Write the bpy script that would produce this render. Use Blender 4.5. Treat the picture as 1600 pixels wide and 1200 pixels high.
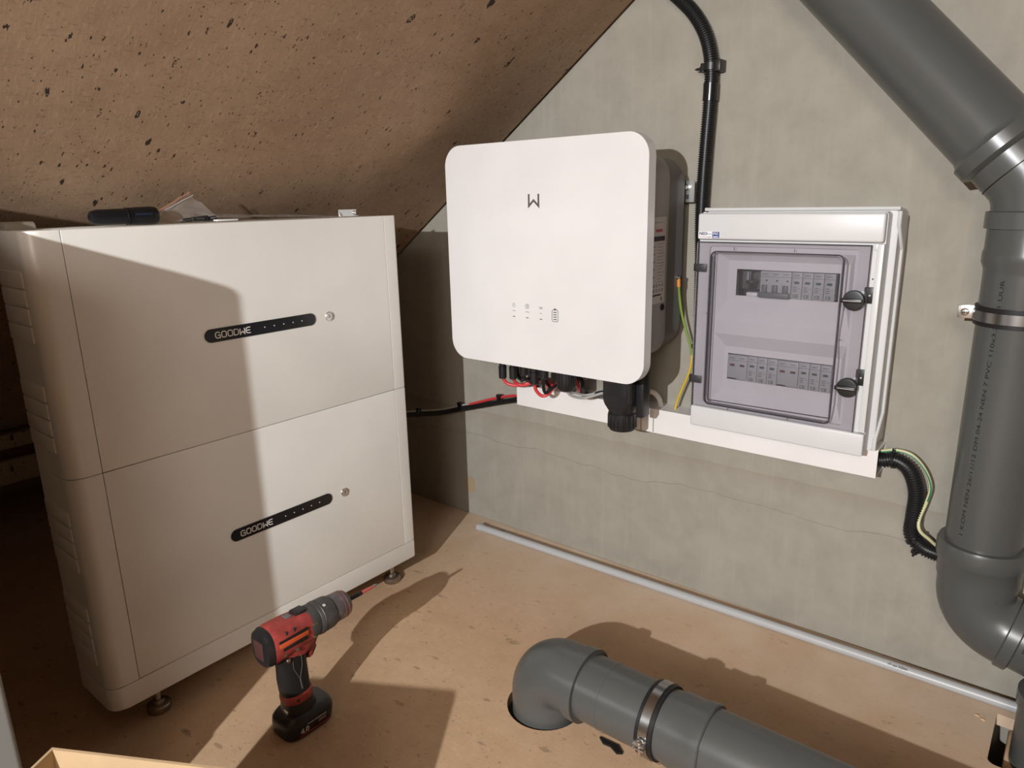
import bpy, bmesh, math, random
from mathutils import Vector, Matrix
random.seed(7)
for o in list(bpy.data.objects): bpy.data.objects.remove(o, do_unlink=True)
SC = bpy.context.scene
COL = SC.collection
PI = math.pi

# ------------------------------------------------------------------ camera
YAW, PIT, ROL, FPX = -0.6881, -0.2562, -0.0221, 1112.63
CAM = Vector((1.1822, -1.4078, 0.8931))
fw = Vector((math.sin(YAW)*math.cos(PIT), math.cos(YAW)*math.cos(PIT), math.sin(PIT)))
r0 = Vector((math.cos(YAW), -math.sin(YAW), 0)); u0 = r0.cross(fw)
rt = r0*math.cos(ROL) + u0*math.sin(ROL); up = -r0*math.sin(ROL) + u0*math.cos(ROL)
cd = bpy.data.cameras.new('camera'); cam = bpy.data.objects.new('camera', cd); COL.objects.link(cam)
cd.sensor_fit = 'HORIZONTAL'; cd.sensor_width = 36; cd.lens = 36*FPX/1600; cd.clip_start = .02
M3 = Matrix((rt, up, -fw)).transposed()
cam.matrix_world = Matrix.Translation(CAM) @ M3.to_4x4()
SC.camera = cam

# ------------------------------------------------------------------ world and lamp
w = bpy.data.worlds.new('attic_dark'); SC.world = w; w.use_nodes = True
w.node_tree.nodes['Background'].inputs[0].default_value = (.02, .018, .015, 1)
w.node_tree.nodes['Background'].inputs[1].default_value = .2
LAMP = Vector((1.02, -2.79, 1.24))
ld = bpy.data.lights.new('work_lamp', 'SPOT'); lamp = bpy.data.objects.new('work_lamp', ld); COL.objects.link(lamp)
ld.energy = 262; ld.color = (.975, .985, 1.0); ld.shadow_soft_size = .014
ld.spot_size = math.radians(94); ld.spot_blend = 1.0
lamp.location = LAMP
lamp.rotation_euler = (Vector((.42, -.2, .25)) - LAMP).to_track_quat('-Z', 'Y').to_euler()
l2 = bpy.data.lights.new('fill_light', 'POINT'); fill_lamp = bpy.data.objects.new('fill_light', l2); COL.objects.link(fill_lamp)   # soft second light added to fill the shadows, its source unseen
l2.energy = 118; l2.color = (1, .95, .89); l2.shadow_soft_size = .4; fill_lamp.location = (1.95, -3.45, 1.75)
vs = SC.view_settings
vs.view_transform = 'Standard'; vs.look = 'None'; vs.gamma = 1; vs.use_curve_mapping = False
vs.exposure = 0.0

# ------------------------------------------------------------------ helpers
WO = {}
def finish(o, label=None, cat=None, group=None, kind=None):
    if label: o['label'] = label
    if cat: o['category'] = cat
    if group: o['group'] = group
    if kind: o['kind'] = kind
    return o
def empty(name, loc, label=None, cat=None, group=None):
    o = bpy.data.objects.new(name, None); COL.objects.link(o); o.location = loc; o.empty_display_size = .02
    WO[o] = Vector(loc); return finish(o, label, cat, group)
def obj(name, bm, mat, parent=None, smooth=40, origin=None, label=None, cat=None, group=None, kind=None):
    """bm holds world coordinates; becomes one mesh object with its origin at the centre of its box"""
    bmesh.ops.recalc_face_normals(bm, faces=bm.faces[:])
    me = bpy.data.meshes.new(name)
    if origin is None:
        xs = [v.co for v in bm.verts]
        lo = Vector([min(c[i] for c in xs) for i in range(3)]); hi = Vector([max(c[i] for c in xs) for i in range(3)])
        origin = (lo+hi)/2
    origin = Vector(origin)
    bmesh.ops.translate(bm, verts=bm.verts[:], vec=-origin)
    if smooth:
        for f in bm.faces: f.smooth = True
        ca = math.radians(smooth)
        for e in bm.edges:
            if len(e.link_faces) != 2 or e.calc_face_angle(0) > ca: e.smooth = False
    bm.to_mesh(me); bm.free()
    me.materials.append(mat)
    o = bpy.data.objects.new(name, me); COL.objects.link(o)
    WO[o] = origin
    if parent is not None:
        o.parent = parent; o.location = origin - WO[parent]
    else: o.location = origin
    return finish(o, label, cat, group, kind)
def B(): return bmesh.new()
def box(bm, lo, hi, bev=0, seg=2):
    lo = Vector(lo); hi = Vector(hi)
    r = bmesh.ops.create_cube(bm, size=1)
    vsx = r['verts']
    for v in vsx:
        v.co = Vector([lo[i] + (v.co[i]+.5)*(hi[i]-lo[i]) for i in range(3)])
    if bev:
        es = list({e for v in vsx for e in v.link_edges})
        bmesh.ops.bevel(bm, geom=es, offset=bev, segments=seg, profile=.5, affect='EDGES')
    return bm
MAPS = {'x': lambda a, b, d: Vector((d, a, b)),       # outline in (y,z), depth along x
        'y': lambda a, b, d: Vector((a, d, b)),       # outline in (x,z), depth along y
        'z': lambda a, b, d: Vector((a, b, d))}       # outline in (x,y), depth along z
def prism(bm, pts, ax, d0, d1, bev=0, seg=2, both=False):
    mp = MAPS[ax]
    a = [bm.verts.new(mp(p[0], p[1], d0)) for p in pts]; b = [bm.verts.new(mp(p[0], p[1], d1)) for p in pts]
    n = len(pts)
    fa = bm.faces.new(a); fb = bm.faces.new(b[::-1])
    for i in range(n): bm.faces.new((a[i], b[i], b[(i+1) % n], a[(i+1) % n]))
    if bev:
        es = list(fa.edges) + (list(fb.edges) if both else [])
        bmesh.ops.bevel(bm, geom=es, offset=bev, segments=seg, profile=.5, affect='EDGES')
    return bm
def rrect(x0, x1, z0, z1, r, n=6):
    if not isinstance(r, (tuple, list)): r = (r,)*4          # order: ll, lr, ur, ul
    out = []
    for (cx, cz, a0, rr) in ((x0+r[0], z0+r[0], 180, r[0]), (x1-r[1], z0+r[1], 270, r[1]), (x1-r[2], z1-r[2], 0, r[2]), (x0+r[3], z1-r[3], 90, r[3])):
        if rr <= 1e-6: out.append((cx, cz)); continue
        for k in range(n+1):
            t = math.radians(a0 + 90*k/n); out.append((cx+rr*math.cos(t), cz+rr*math.sin(t)))
    return out
def circ(cx, cz, r, n=24): return [(cx+r*math.cos(2*PI*k/n), cz+r*math.sin(2*PI*k/n)) for k in range(n)]
def plate(bm, outer, holes, ax, d0, d1):
    """flat plate with holes, front at d0, back at d1"""
    mp = MAPS[ax]
    for d in (d0, d1):
        edges = []
        for loop in [outer]+holes:
            vsx = [bm.verts.new(mp(p[0], p[1], d)) for p in loop]
            edges += [bm.edges.new((vsx[i], vsx[(i+1) % len(vsx)])) for i in range(len(vsx))]
        bmesh.ops.triangle_fill(bm, edges=edges, use_beauty=True)
    for loop in [outer]+holes:
        a = [bm.verts.new(mp(p[0], p[1], d0)) for p in loop]; b = [bm.verts.new(mp(p[0], p[1], d1)) for p in loop]
        n = len(loop)
        for i in range(n): bm.faces.new((a[i], b[i], b[(i+1) % n], a[(i+1) % n]))
    bmesh.ops.remove_doubles(bm, verts=bm.verts[:], dist=1e-6)
    return bm
def catmull(pts, k=8):
    P = [Vector(p) for p in pts]; P = [2*P[0]-P[1]] + P + [2*P[-1]-P[-2]]; out = []
    for i in range(1, len(P)-2):
        for j in range(k):
            t = j/k; a, b, c, d = P[i-1:i+3]
            out.append(.5*((2*b) + (c-a)*t + (2*a-5*b+4*c-d)*t*t + (3*b-a-3*c+d)*t**3))
    out.append(P[-2]); return out
def resample(pts, step):
    L = [0]
    for a, b in zip(pts, pts[1:]): L.append(L[-1] + (b-a).length)
    n = max(2, int(L[-1]/step)); out = []; j = 0
    for i in range(n+1):
        s = L[-1]*i/n
        while j < len(L)-2 and L[j+1] < s: j += 1
        t = (s-L[j])/max(1e-9, L[j+1]-L[j]); out.append(pts[j].lerp(pts[j+1], min(1, t)))
    return out
def frames(pts):
    T = []
    for i in range(len(pts)):
        a = pts[max(0, i-1)]; b = pts[min(len(pts)-1, i+1)]
        T.append((b-a).normalized() if (b-a).length > 1e-9 else (T[-1] if T else Vector((0, 0, 1))))
    ref = Vector((0, 0, 1)) if abs(T[0].z) < .9 else Vector((1, 0, 0))
    N = [(ref - T[0]*ref.dot(T[0])).normalized()]
    for i in range(1, len(T)):
        n = N[-1] - T[i]*N[-1].dot(T[i]); N.append(n.normalized())
    return T, N
def tube(bm, pts, r, n=12, cap=True, radii=None):
    pts = [Vector(p) for p in pts]; T, N = frames(pts); prev = None
    for i, p in enumerate(pts):
        rr = radii[i] if radii else r
        b = T[i].cross(N[i])
        ring = [bm.verts.new(p + (N[i]*math.cos(2*PI*k/n) + b*math.sin(2*PI*k/n))*rr) for k in range(n)]
        if prev:
            for k in range(n): bm.faces.new((prev[k], prev[(k+1) % n], ring[(k+1) % n], ring[k]))
        elif cap: bm.faces.new(ring[::-1])
        prev = ring
    if cap: bm.faces.new(prev)
    return bm
def lathe(bm, prof, org, axis, n=28):
    """prof: (t along axis, radius)"""
    org = Vector(org); axis = Vector(axis).normalized()
    ref = Vector((0, 0, 1)) if abs(axis.z) < .9 else Vector((1, 0, 0))
    u = (ref-axis*ref.dot(axis)).normalized(); v = axis.cross(u); prev = None
    for t, r in prof:
        c = org + axis*t
        ring = [bm.verts.new(c + (u*math.cos(2*PI*k/n)+v*math.sin(2*PI*k/n))*max(r, 1e-5)) for k in range(n)]
        if prev:
            for k in range(n): bm.faces.new((prev[k], prev[(k+1) % n], ring[(k+1) % n], ring[k]))
        else: bm.faces.new(ring[::-1])
        prev = ring
    bm.faces.new(prev); return bm
def ribbon(bm, pts, wd, ax, d0, d1, closed=False):
    """flat stroke of width wd along 2D points, extruded from d0 to d1"""
    P = [Vector((p[0], p[1])) for p in pts]; n = len(P); L, R = [], []
    for i in range(n):
        if closed: a, c = P[i-1], P[(i+1) % n]
        else: a, c = P[max(0, i-1)], P[min(n-1, i+1)]
        b = P[i]; d1v = (b-a) if (b-a).length > 1e-9 else (c-b); d2v = (c-b) if (c-b).length > 1e-9 else (b-a)
        d1v = d1v.normalized(); d2v = d2v.normalized()
        n1 = Vector((-d1v.y, d1v.x)); n2 = Vector((-d2v.y, d2v.x)); m = (n1+n2)
        m = m.normalized() if m.length > 1e-6 else n1
        k = wd/2/max(.35, m.dot(n1)); L.append(b+m*k); R.append(b-m*k)
    mp = MAPS[ax]
    q = lambda p, d: bm.verts.new(mp(p.x, p.y, d))
    rows = [(q(L[i], d0), q(R[i], d0), q(R[i], d1), q(L[i], d1)) for i in range(n)]
    rng = range(n) if closed else range(n-1)
    for i in rng:
        a = rows[i]; b = rows[(i+1) % n]
        for k in range(4): bm.faces.new((a[k], a[(k+1) % 4], b[(k+1) % 4], b[k]))
    if not closed:
        bm.faces.new(rows[0][::-1]); bm.faces.new(rows[-1])
    return bm
def text_bm(body, size, origin, xdir, ydir, depth=.0003, align='LEFT', bold=0):
    cu = bpy.data.curves.new('text', 'FONT'); cu.body = body; cu.size = size; cu.extrude = depth; cu.align_x = align; cu.align_y = 'CENTER'
    cu.offset = bold; cu.resolution_u = 3
    t = bpy.data.objects.new('text', cu); COL.objects.link(t)
    dg = bpy.context.evaluated_depsgraph_get(); me = bpy.data.meshes.new_from_object(t.evaluated_get(dg))
    bpy.data.objects.remove(t, do_unlink=True); bpy.data.curves.remove(cu)
    xd = Vector(xdir).normalized(); yd = Vector(ydir).normalized(); zd = xd.cross(yd)
    m = Matrix((xd, yd, zd)).transposed().to_4x4(); m.translation = Vector(origin)
    me.transform(m); bm = bmesh.new(); bm.from_mesh(me); bpy.data.meshes.remove(me)
    return bm

# ------------------------------------------------------------------ materials
def mat(name, col, rough=.5, metal=0, var=0, vscale=8, bump=0, bscale=60, spec=.5, coat=0):
    m = bpy.data.materials.new(name); m.use_nodes = True; nt = m.node_tree; p = nt.nodes['Principled BSDF']
    p.inputs['Base Color'].default_value = (*col, 1); p.inputs['Roughness'].default_value = rough; p.inputs['Metallic'].default_value = metal
    p.inputs['Specular IOR Level'].default_value = spec; p.inputs['Coat Weight'].default_value = coat; p.inputs['Coat Roughness'].default_value = .15
    tc = nt.nodes.new('ShaderNodeTexCoord')
    nz = nt.nodes.new('ShaderNodeTexNoise'); nz.inputs['Scale'].default_value = vscale; nz.inputs['Detail'].default_value = 4
    nt.links.new(tc.outputs['Object'], nz.inputs['Vector'])
    v = max(var, .03)
    rp = nt.nodes.new('ShaderNodeValToRGB')
    rp.color_ramp.elements[0].position = .3; rp.color_ramp.elements[1].position = .7
    rp.color_ramp.elements[0].color = (*[c*(1-v) for c in col], 1); rp.color_ramp.elements[1].color = (*[min(1, c*(1+v)) for c in col], 1)
    nt.links.new(nz.outputs['Fac'], rp.inputs['Fac']); nt.links.new(rp.outputs['Color'], p.inputs['Base Color'])
    if bump:
        nb = nt.nodes.new('ShaderNodeTexNoise'); nb.inputs['Scale'].default_value = bscale; nb.inputs['Detail'].default_value = 5
        nt.links.new(tc.outputs['Object'], nb.inputs['Vector'])
        bp = nt.nodes.new('ShaderNodeBump'); bp.inputs['Strength'].default_value = bump; bp.inputs['Distance'].default_value = .002
        nt.links.new(nb.outputs['Fac'], bp.inputs['Height']); nt.links.new(bp.outputs['Normal'], p.inputs['Normal'])
    return m
class G:
    """small node graph helper"""
    def __init__(s, name):
        s.m = bpy.data.materials.new(name); s.m.use_nodes = True; s.nt = s.m.node_tree; s.p = s.nt.nodes['Principled BSDF']
        s.tc = s.nt.nodes.new('ShaderNodeTexCoord')
    def n(s, t, **kw):
        x = s.nt.nodes.new(t)
        for k, v in kw.items():
            if hasattr(x, k): setattr(x, k, v)
        return x
    def link(s, a, b): s.nt.links.new(a, b)
    def map(s, scale, rot=(0, 0, 0)):
        x = s.n('ShaderNodeMapping'); x.inputs['Scale'].default_value = scale; x.inputs['Rotation'].default_value = rot
        s.link(s.tc.outputs['Object'], x.inputs['Vector']); return x.outputs['Vector']
    def noise(s, vec, scale, detail=4, rough=.55, dist=0):
        x = s.n('ShaderNodeTexNoise'); x.inputs['Scale'].default_value = scale; x.inputs['Detail'].default_value = detail
        x.inputs['Roughness'].default_value = rough; x.inputs['Distortion'].default_value = dist; s.link(vec, x.inputs['Vector']); return x.outputs['Fac']
    def vor(s, vec, scale, rnd=1):
        x = s.n('ShaderNodeTexVoronoi'); x.inputs['Scale'].default_value = scale; x.inputs['Randomness'].default_value = rnd; s.link(vec, x.inputs['Vector']); return x
    def ramp(s, fac, stops):
        x = s.n('ShaderNodeValToRGB'); el = x.color_ramp.elements
        while len(el) < len(stops): el.new(.5)
        for e, (p, c) in zip(el, stops): e.position = p; e.color = (*c, 1) if len(c) == 3 else c
        s.link(fac, x.inputs['Fac']); return x.outputs['Color']
    def mix(s, fac, a, b, mode='MIX'):
        x = s.n('ShaderNodeMix'); x.data_type = 'RGBA'; x.blend_type = mode
        for sock, val in ((x.inputs[0], fac), (x.inputs[6], a), (x.inputs[7], b)):
            if hasattr(val, 'links') or hasattr(val, 'is_linked'): s.link(val, sock)
            else: sock.default_value = val if not isinstance(val, tuple) else (*val, 1)
        return x.outputs[2]
    def math(s, op, a, b=None, clamp=False):
        x = s.n('ShaderNodeMath'); x.operation = op; x.use_clamp = clamp
        for sock, val in zip(x.inputs, (a, b)):
            if val is None: continue
            if hasattr(val, 'is_linked'): s.link(val, sock)
            else: sock.default_value = val
        return x.outputs[0]
    def bump(s, h, strength, dist=.002):
        x = s.n('ShaderNodeBump'); x.inputs['Strength'].default_value = strength; x.inputs['Distance'].default_value = dist
        s.link(h, x.inputs['Height']); s.link(x.outputs['Normal'], s.p.inputs['Normal'])
def chipboard(name, dark, light, fleck, ry=0, dust=False):
    g = G(name)
    v = g.map((1, 1, 1), (0, ry, 0)); vs_ = g.map((1, 2.6, 1), (0, ry, .5)); vf = g.map((60, 230, 60), (.3, ry, .9)); vf2 = g.map((260, 75, 260), (.2, ry, -.2))
    big = g.noise(v, 2.2, 3); mid = g.noise(v, 22, 5, .6)
    fib = g.noise(vf, 1, 3, .6); fib2 = g.noise(vf2, 1, 3, .6)
    c = g.ramp(mid, [(.32, dark), (.7, light)])
    c = g.mix(.5, c, g.ramp(big, [(.3, tuple(x*.82 for x in dark)), (.7, tuple(x*1.08 for x in light))]))
    c = g.mix(g.math('MULTIPLY', g.ramp(fib, [(.56, (0, 0, 0)), (.70, (1, 1, 1))]), .16 if dust else .34), c, tuple(min(1, x*1.4) for x in light))
    c = g.mix(g.math('MULTIPLY', g.ramp(fib2, [(.57, (0, 0, 0)), (.68, (1, 1, 1))]), .14 if dust else .42), c, tuple(x*.55 for x in dark))
    # dark bark flecks of three sizes: cell distance thinned out by the cell's random colour, edges broken by noise
    for sc, lim, keep, stretch in ((13, .19, .80, (1, 1.8, 1)), (25, .23, .78, (1, 2.2, 1)), (55, .26, .74, (1, 2.0, 1)), (115, .27, .64, (1, 1.8, 1))):
        vv = g.map(stretch, (.3, ry, .6 if sc != 34 else -.5))
        wob = g.noise(vv, sc*3.5, 3, .7)
        add = g.n('ShaderNodeVectorMath'); add.operation = 'ADD'
        g.link(vv, add.inputs[0])
        sep = g.n('ShaderNodeCombineXYZ'); off = g.math('MULTIPLY', g.math('SUBTRACT', wob, .5), .9/sc)
        for i in range(3): g.link(off, sep.inputs[i])
        g.link(sep.outputs[0], add.inputs[1])
        vo = g.vor(add.outputs[0], sc)
        sr = g.n('ShaderNodeSeparateColor'); g.link(vo.outputs['Color'], sr.inputs[0])
        k = g.math('GREATER_THAN', sr.outputs[0], keep)
        lim2 = g.math('MULTIPLY', sr.outputs[1], lim)
        d = g.math('LESS_THAN', vo.outputs['Distance'], lim2)
        c = g.mix(g.math('MULTIPLY', g.math('MULTIPLY', k, d), fleck), c, (.022, .015, .011))
    if dust:                                              # drilling dust lying along the foot of the wall
        sx = g.n('ShaderNodeSeparateXYZ'); g.link(g.tc.outputs['Object'], sx.inputs[0])
        f = g.math('MULTIPLY', g.math('ADD', g.math('MULTIPLY', sx.outputs[1], 2.2), .95, True), g.ramp(g.noise(v, 6, 5, .6), [(.3, (.25, .25, .25)), (.65, (1, 1, 1))]), True)
        c = g.mix(g.math('MULTIPLY', f, .85), c, (.68, .56, .445))
    g.link(c, g.p.inputs['Base Color']); g.p.inputs['Roughness'].default_value = .72; g.p.inputs['Specular IOR Level'].default_value = .3
    g.bump(g.math('ADD', g.math('MULTIPLY', fib, .6), mid), .25, .0015)
    return g.m
def concrete():
    g = G('concrete'); v = g.map((1, 1, 1)); vz = g.map((60, 60, 5)); vx = g.map((3, 3, 60))
    big = g.noise(v, 2.4, 6, .6); mid = g.noise(v, 14, 6, .62, .3); fine = g.noise(v, 160, 3); st = g.noise(vz, 1, 4, .6); hx = g.noise(vx, 1, 3, .5)
    c = g.ramp(big, [(.3, (0.297, 0.275, 0.230)), (.7, (0.344, 0.320, 0.271))])
    c = g.mix(.38, c, g.ramp(mid, [(.3, (0.243, 0.227, 0.190)), (.62, (0.365, 0.340, 0.287))]))
    c = g.mix(g.math('MULTIPLY', g.ramp(st, [(.52, (0, 0, 0)), (.75, (1, 1, 1))]), .28), c, (0.413, 0.387, 0.334))
    c = g.mix(g.math('MULTIPLY', g.ramp(g.noise(v, 45, 4, .7), [(.6, (0, 0, 0)), (.72, (1, 1, 1))]), .22), c, (.2, .185, .155))
    sx = g.n('ShaderNodeSeparateXYZ'); g.link(g.tc.outputs['Object'], sx.inputs[0]); X, Z = sx.outputs[0], sx.outputs[2]
    wv = g.noise(v, 3.2, 3); w2 = g.noise(v, 20, 3)
    # hairline crack that wanders along the lower wall
    zc = g.math('ADD', g.math('MULTIPLY', g.math('SUBTRACT', wv, .5), .10), g.math('ADD', .245, g.math('MULTIPLY', g.math('SUBTRACT', w2, .5), .012)))
    dz = g.math('ABSOLUTE', g.math('SUBTRACT', Z, zc))
    line = g.math('LESS_THAN', dz, .0009)
    c = g.mix(g.math('MULTIPLY', line, .45), c, (.17, .14, .105))
    # darker brown band, fading downwards from about a third of a metre
    zc2 = g.math('ADD', .322, g.math('MULTIPLY', g.math('SUBTRACT', w2, .5), .01))
    d2 = g.math('SUBTRACT', zc2, Z)
    band = g.math('MULTIPLY', g.math('GREATER_THAN', d2, 0), g.math('SUBTRACT', 1, g.math('MULTIPLY', d2, 26), True))
    c = g.mix(g.math('MULTIPLY', band, .34, True), c, (.23, .19, .145))
    # round tan patch near the floor
    dd = g.math('SQRT', g.math('ADD', g.math('POWER', g.math('SUBTRACT', X, -.14), 2), g.math('POWER', g.math('MULTIPLY', g.math('SUBTRACT', Z, .09), .8), 2)))
    patch = g.math('LESS_THAN', g.math('ADD', dd, g.math('MULTIPLY', w2, .008)), .024)
    c = g.mix(g.math('MULTIPLY', patch, .6), c, (.36, .24, .11))
    # pin holes
    vo = g.vor(v, 9); sr = g.n('ShaderNodeSeparateColor'); g.link(vo.outputs['Color'], sr.inputs[0])
    pin = g.math('MULTIPLY', g.math('GREATER_THAN', sr.outputs[0], .72), g.math('LESS_THAN', vo.outputs['Distance'], .028))
    c = g.mix(g.math('MULTIPLY', pin, .6), c, (.06, .05, .04))
    g.link(c, g.p.inputs['Base Color']); g.p.inputs['Roughness'].default_value = .8; g.p.inputs['Specular IOR Level'].default_value = .25
    g.bump(g.math('ADD', g.math('MULTIPLY', mid, .8), g.math('MULTIPLY', st, .25)), .22, .002)
    return g.m
def smoke(name, tint, gloss=.09, rough=.08):
    m = bpy.data.materials.new(name); m.use_nodes = True; nt = m.node_tree
    for n in list(nt.nodes): nt.nodes.remove(n)
    out = nt.nodes.new('ShaderNodeOutputMaterial'); tr = nt.nodes.new('ShaderNodeBsdfTransparent'); gl = nt.nodes.new('ShaderNodeBsdfGlossy')
    tr.inputs[0].default_value = (*tint, 1); gl.inputs['Roughness'].default_value = rough
    df = nt.nodes.new('ShaderNodeBsdfDiffuse'); df.inputs[0].default_value = (.42, .41, .43, 1)
    fr = nt.nodes.new('ShaderNodeFresnel'); fr.inputs[0].default_value = 1.45
    tc = nt.nodes.new('ShaderNodeTexCoord'); nz = nt.nodes.new('ShaderNodeTexNoise'); nz.inputs['Scale'].default_value = 14
    nt.links.new(tc.outputs['Object'], nz.inputs['Vector'])
    mr = nt.nodes.new('ShaderNodeMapRange'); mr.inputs[3].default_value = gloss*.7; mr.inputs[4].default_value = gloss*1.3
    nt.links.new(nz.outputs['Fac'], mr.inputs[0])
    m1 = nt.nodes.new('ShaderNodeMixShader'); nt.links.new(mr.outputs[0], m1.inputs[0]); nt.links.new(tr.outputs[0], m1.inputs[1]); nt.links.new(df.outputs[0], m1.inputs[2])
    m2 = nt.nodes.new('ShaderNodeMixShader'); nt.links.new(fr.outputs[0], m2.inputs[0]); nt.links.new(m1.outputs[0], m2.inputs[1]); nt.links.new(gl.outputs[0], m2.inputs[2])
    nt.links.new(m2.outputs[0], out.inputs[0]); return m

M_CEIL = chipboard('ceiling_chipboard', (0.296, 0.194, 0.120), (0.398, 0.275, 0.179), .95, ry=-.61)
M_FLOOR = chipboard('floor_chipboard', (0.470, 0.309, 0.184), (0.560, 0.382, 0.240), .35, dust=True)
M_WALL = concrete()
M_PINE = mat('pine', (.62, .42, .25), .6, var=.15, vscale=30)
M_BATT = mat('battery_white', (.72, .705, .66), .34, var=.015)
M_BATT_IN = mat('battery_gap', (.34, .32, .285), .6)
M_BLACKGL = mat('black_gloss', (.012, .012, .014), .18)
M_LOGO = mat('pale_print', (.62, .60, .56), .5)
M_CHROME = mat('chrome', (.72, .71, .69), .22, metal=1, var=.05)
M_STEEL = mat('zinc_steel', (.6, .6, .58), .32, metal=1, var=.12, vscale=40)
M_STEELD = mat('worn_steel', (.36, .33, .30), .35, metal=1, var=.2, vscale=60)
M_INV = mat('inverter_white', (.70, .685, .68), .28, var=.01, coat=.2)
M_INVB = mat('inverter_grey', (.30, .295, .29), .5, var=.03)
M_INVD = mat('inverter_dark_grey', (.17, .17, .168), .55, var=.04)
M_INK = mat('dark_ink', (.05, .045, .045), .5)
M_INKG = mat('grey_ink', (.30, .29, .29), .6)
M_LABEL = mat('label_paper', (.52, .50, .48), .55)
M_BLACK = mat('black_plastic', (.014, .014, .015), .36, var=.1)
M_BLACKM = mat('black_rubber', (.011, .0105, .0105), .5, var=.15, spec=.32)
M_RED = mat('red_cable', (.62, .045, .05), .35)
M_REDP = mat('red_plastic', (.30, .045, .038), .45, var=.3, vscale=50, bump=.1, bscale=120)
M_GREYC = mat('grey_cable', (.36, .355, .34), .45)
M_WHITEP = mat('white_plastic', (.62, .625, .62), .38, var=.01)
M_DUCT = mat('duct_white', (.78, .755, .74), .4, var=.015)
M_INNER = mat('inner_panel', (.70, .70, .70), .4, var=.01)
M_BRK = mat('breaker_grey', (.36, .38, .38), .5, var=.04)
M_BRKD = mat('breaker_switch', (.13, .135, .14), .45)
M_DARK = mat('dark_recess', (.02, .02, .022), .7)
M_RAIL = mat('rail_metal', (.25, .26, .27), .4, metal=.6)
M_GREEN = mat('green_window', (.05, .09, .07), .4)
M_REDW = mat('red_window', (.10, .03, .03), .4)
M_BLUE = mat('blue_print', (.05, .07, .26), .45)
M_GY_G = mat('earth_green', (.20, .30, .05), .4); M_GY_Y = mat('earth_yellow', (.62, .43, .035), .4)
M_GY2 = mat('earth_pale', (.60, .57, .33), .4); M_GREENL = mat('earth_dark_green', (.02, .20, .11), .4)
M_PVC = mat('pvc_grey', (0.078, 0.082, 0.079), .3, var=.06, vscale=5, bump=.03, bscale=25)
M_CLAMP = mat('clamp_steel', (.34, .345, .345), .26, metal=1, var=.1)
M_PVCL = mat('pvc_light', (.42, .43, .435), .35, var=.04)
M_CARD = mat('cardboard', (.46, .32, .18), .8, var=.07, vscale=20)
M_SHEET = mat('white_sheet', (.25, .25, .235), .3, var=.03)
M_SMOKE = smoke('smoked_clear', (.865, .85, .87), .05)
M_SMOKED = mat('smoked_edge', (.045, .04, .05), .2)
M_BAG = bpy.data.materials.new('clear_bag'); M_BAG.use_nodes = True; _nt = M_BAG.node_tree
for _n in list(_nt.nodes): _nt.nodes.remove(_n)
_o = _nt.nodes.new('ShaderNodeOutputMaterial'); _t = _nt.nodes.new('ShaderNodeBsdfTransparent'); _d = _nt.nodes.new('ShaderNodeBsdfDiffuse'); _g = _nt.nodes.new('ShaderNodeBsdfGlossy')
_d.inputs[0].default_value = (.62, .60, .58, 1); _g.inputs['Roughness'].default_value = .12; _t.inputs[0].default_value = (.96, .95, .94, 1)
_m1 = _nt.nodes.new('ShaderNodeMixShader'); _m2 = _nt.nodes.new('ShaderNodeMixShader'); _m1.inputs[0].default_value = .13
_z = _nt.nodes.new('ShaderNodeTexNoise'); _z.inputs['Scale'].default_value = 60; _r = _nt.nodes.new('ShaderNodeMapRange'); _r.inputs[3].default_value = .02; _r.inputs[4].default_value = .14
_nt.links.new(_z.outputs['Fac'], _r.inputs[0]); _nt.links.new(_r.outputs[0], _m2.inputs[0])
_nt.links.new(_t.outputs[0], _m1.inputs[1]); _nt.links.new(_d.outputs[0], _m1.inputs[2]); _nt.links.new(_m1.outputs[0], _m2.inputs[1]); _nt.links.new(_g.outputs[0], _m2.inputs[2]); _nt.links.new(_m2.outputs[0], _o.inputs[0])
M_ORANGE = mat('orange_line', (.42, .17, .09), .5)
M_BIT = mat('bit_steel', (.42, .40, .38), .3, metal=1)
M_TORCH = mat('torch_black', (.006, .006, .007), .38, spec=.3)
M_LENS = mat('torch_lens', (.01, .02, .04), .08)
M_BEIGE = mat('beige_plastic', (.25, .225, .185), .45)
M_COPPER = mat('terminal_orange', (.65, .27, .05), .35)

# ------------------------------------------------------------------ the room
SL = .7084; CZ0 = 1.0105                                   # left slope: z = CZ0 + SL * x
RX = 1.65; RZ = CZ0 + SL*RX
bm = plate(B(), [(-1.9, -5.2), (4.9, -5.2), (4.9, -.0025), (-1.9, -.0025)],
           [circ(.515, -.522, .069, 40), rrect(1.158, 1.5, -.2, -.06, (.012, .002, .002, .002))], 'z', 0, -.022)
obj('floor', bm, M_FLOOR, origin=(0, 0, 0), smooth=0, kind='structure')
obj('wall_back', box(B(), (-2, 0, -.3), (5, .1, 2.6)), M_WALL, origin=(0, 0, 0), smooth=0, kind='structure')
bm = B()
prism(bm, [(-1.55, CZ0+SL*-1.55), (RX, RZ), (RX, RZ+.03), (-1.55, CZ0+SL*-1.55+.03)], 'y', -5.2, -.012)
prism(bm, [(RX, RZ), (4.95, RZ-SL*3.3), (4.95, RZ-SL*3.3+.03), (RX, RZ+.03)], 'y', -5.2, -.012)
obj('ceiling', bm, M_CEIL, origin=(0, 0, 0), smooth=0, kind='structure')
obj('wall_front', box(B(), (-2, -5.3, -.3), (5, -5.2, 2.6)), mat('roof_boards', (.20, .14, .09), .8), origin=(0, 0, 0), smooth=0, kind='structure')
obj('trim_2', box(B(), (-.95, -3.2, .30), (-.905, -.03, .338), .003), M_CEIL, smooth=30, kind='structure')
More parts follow.
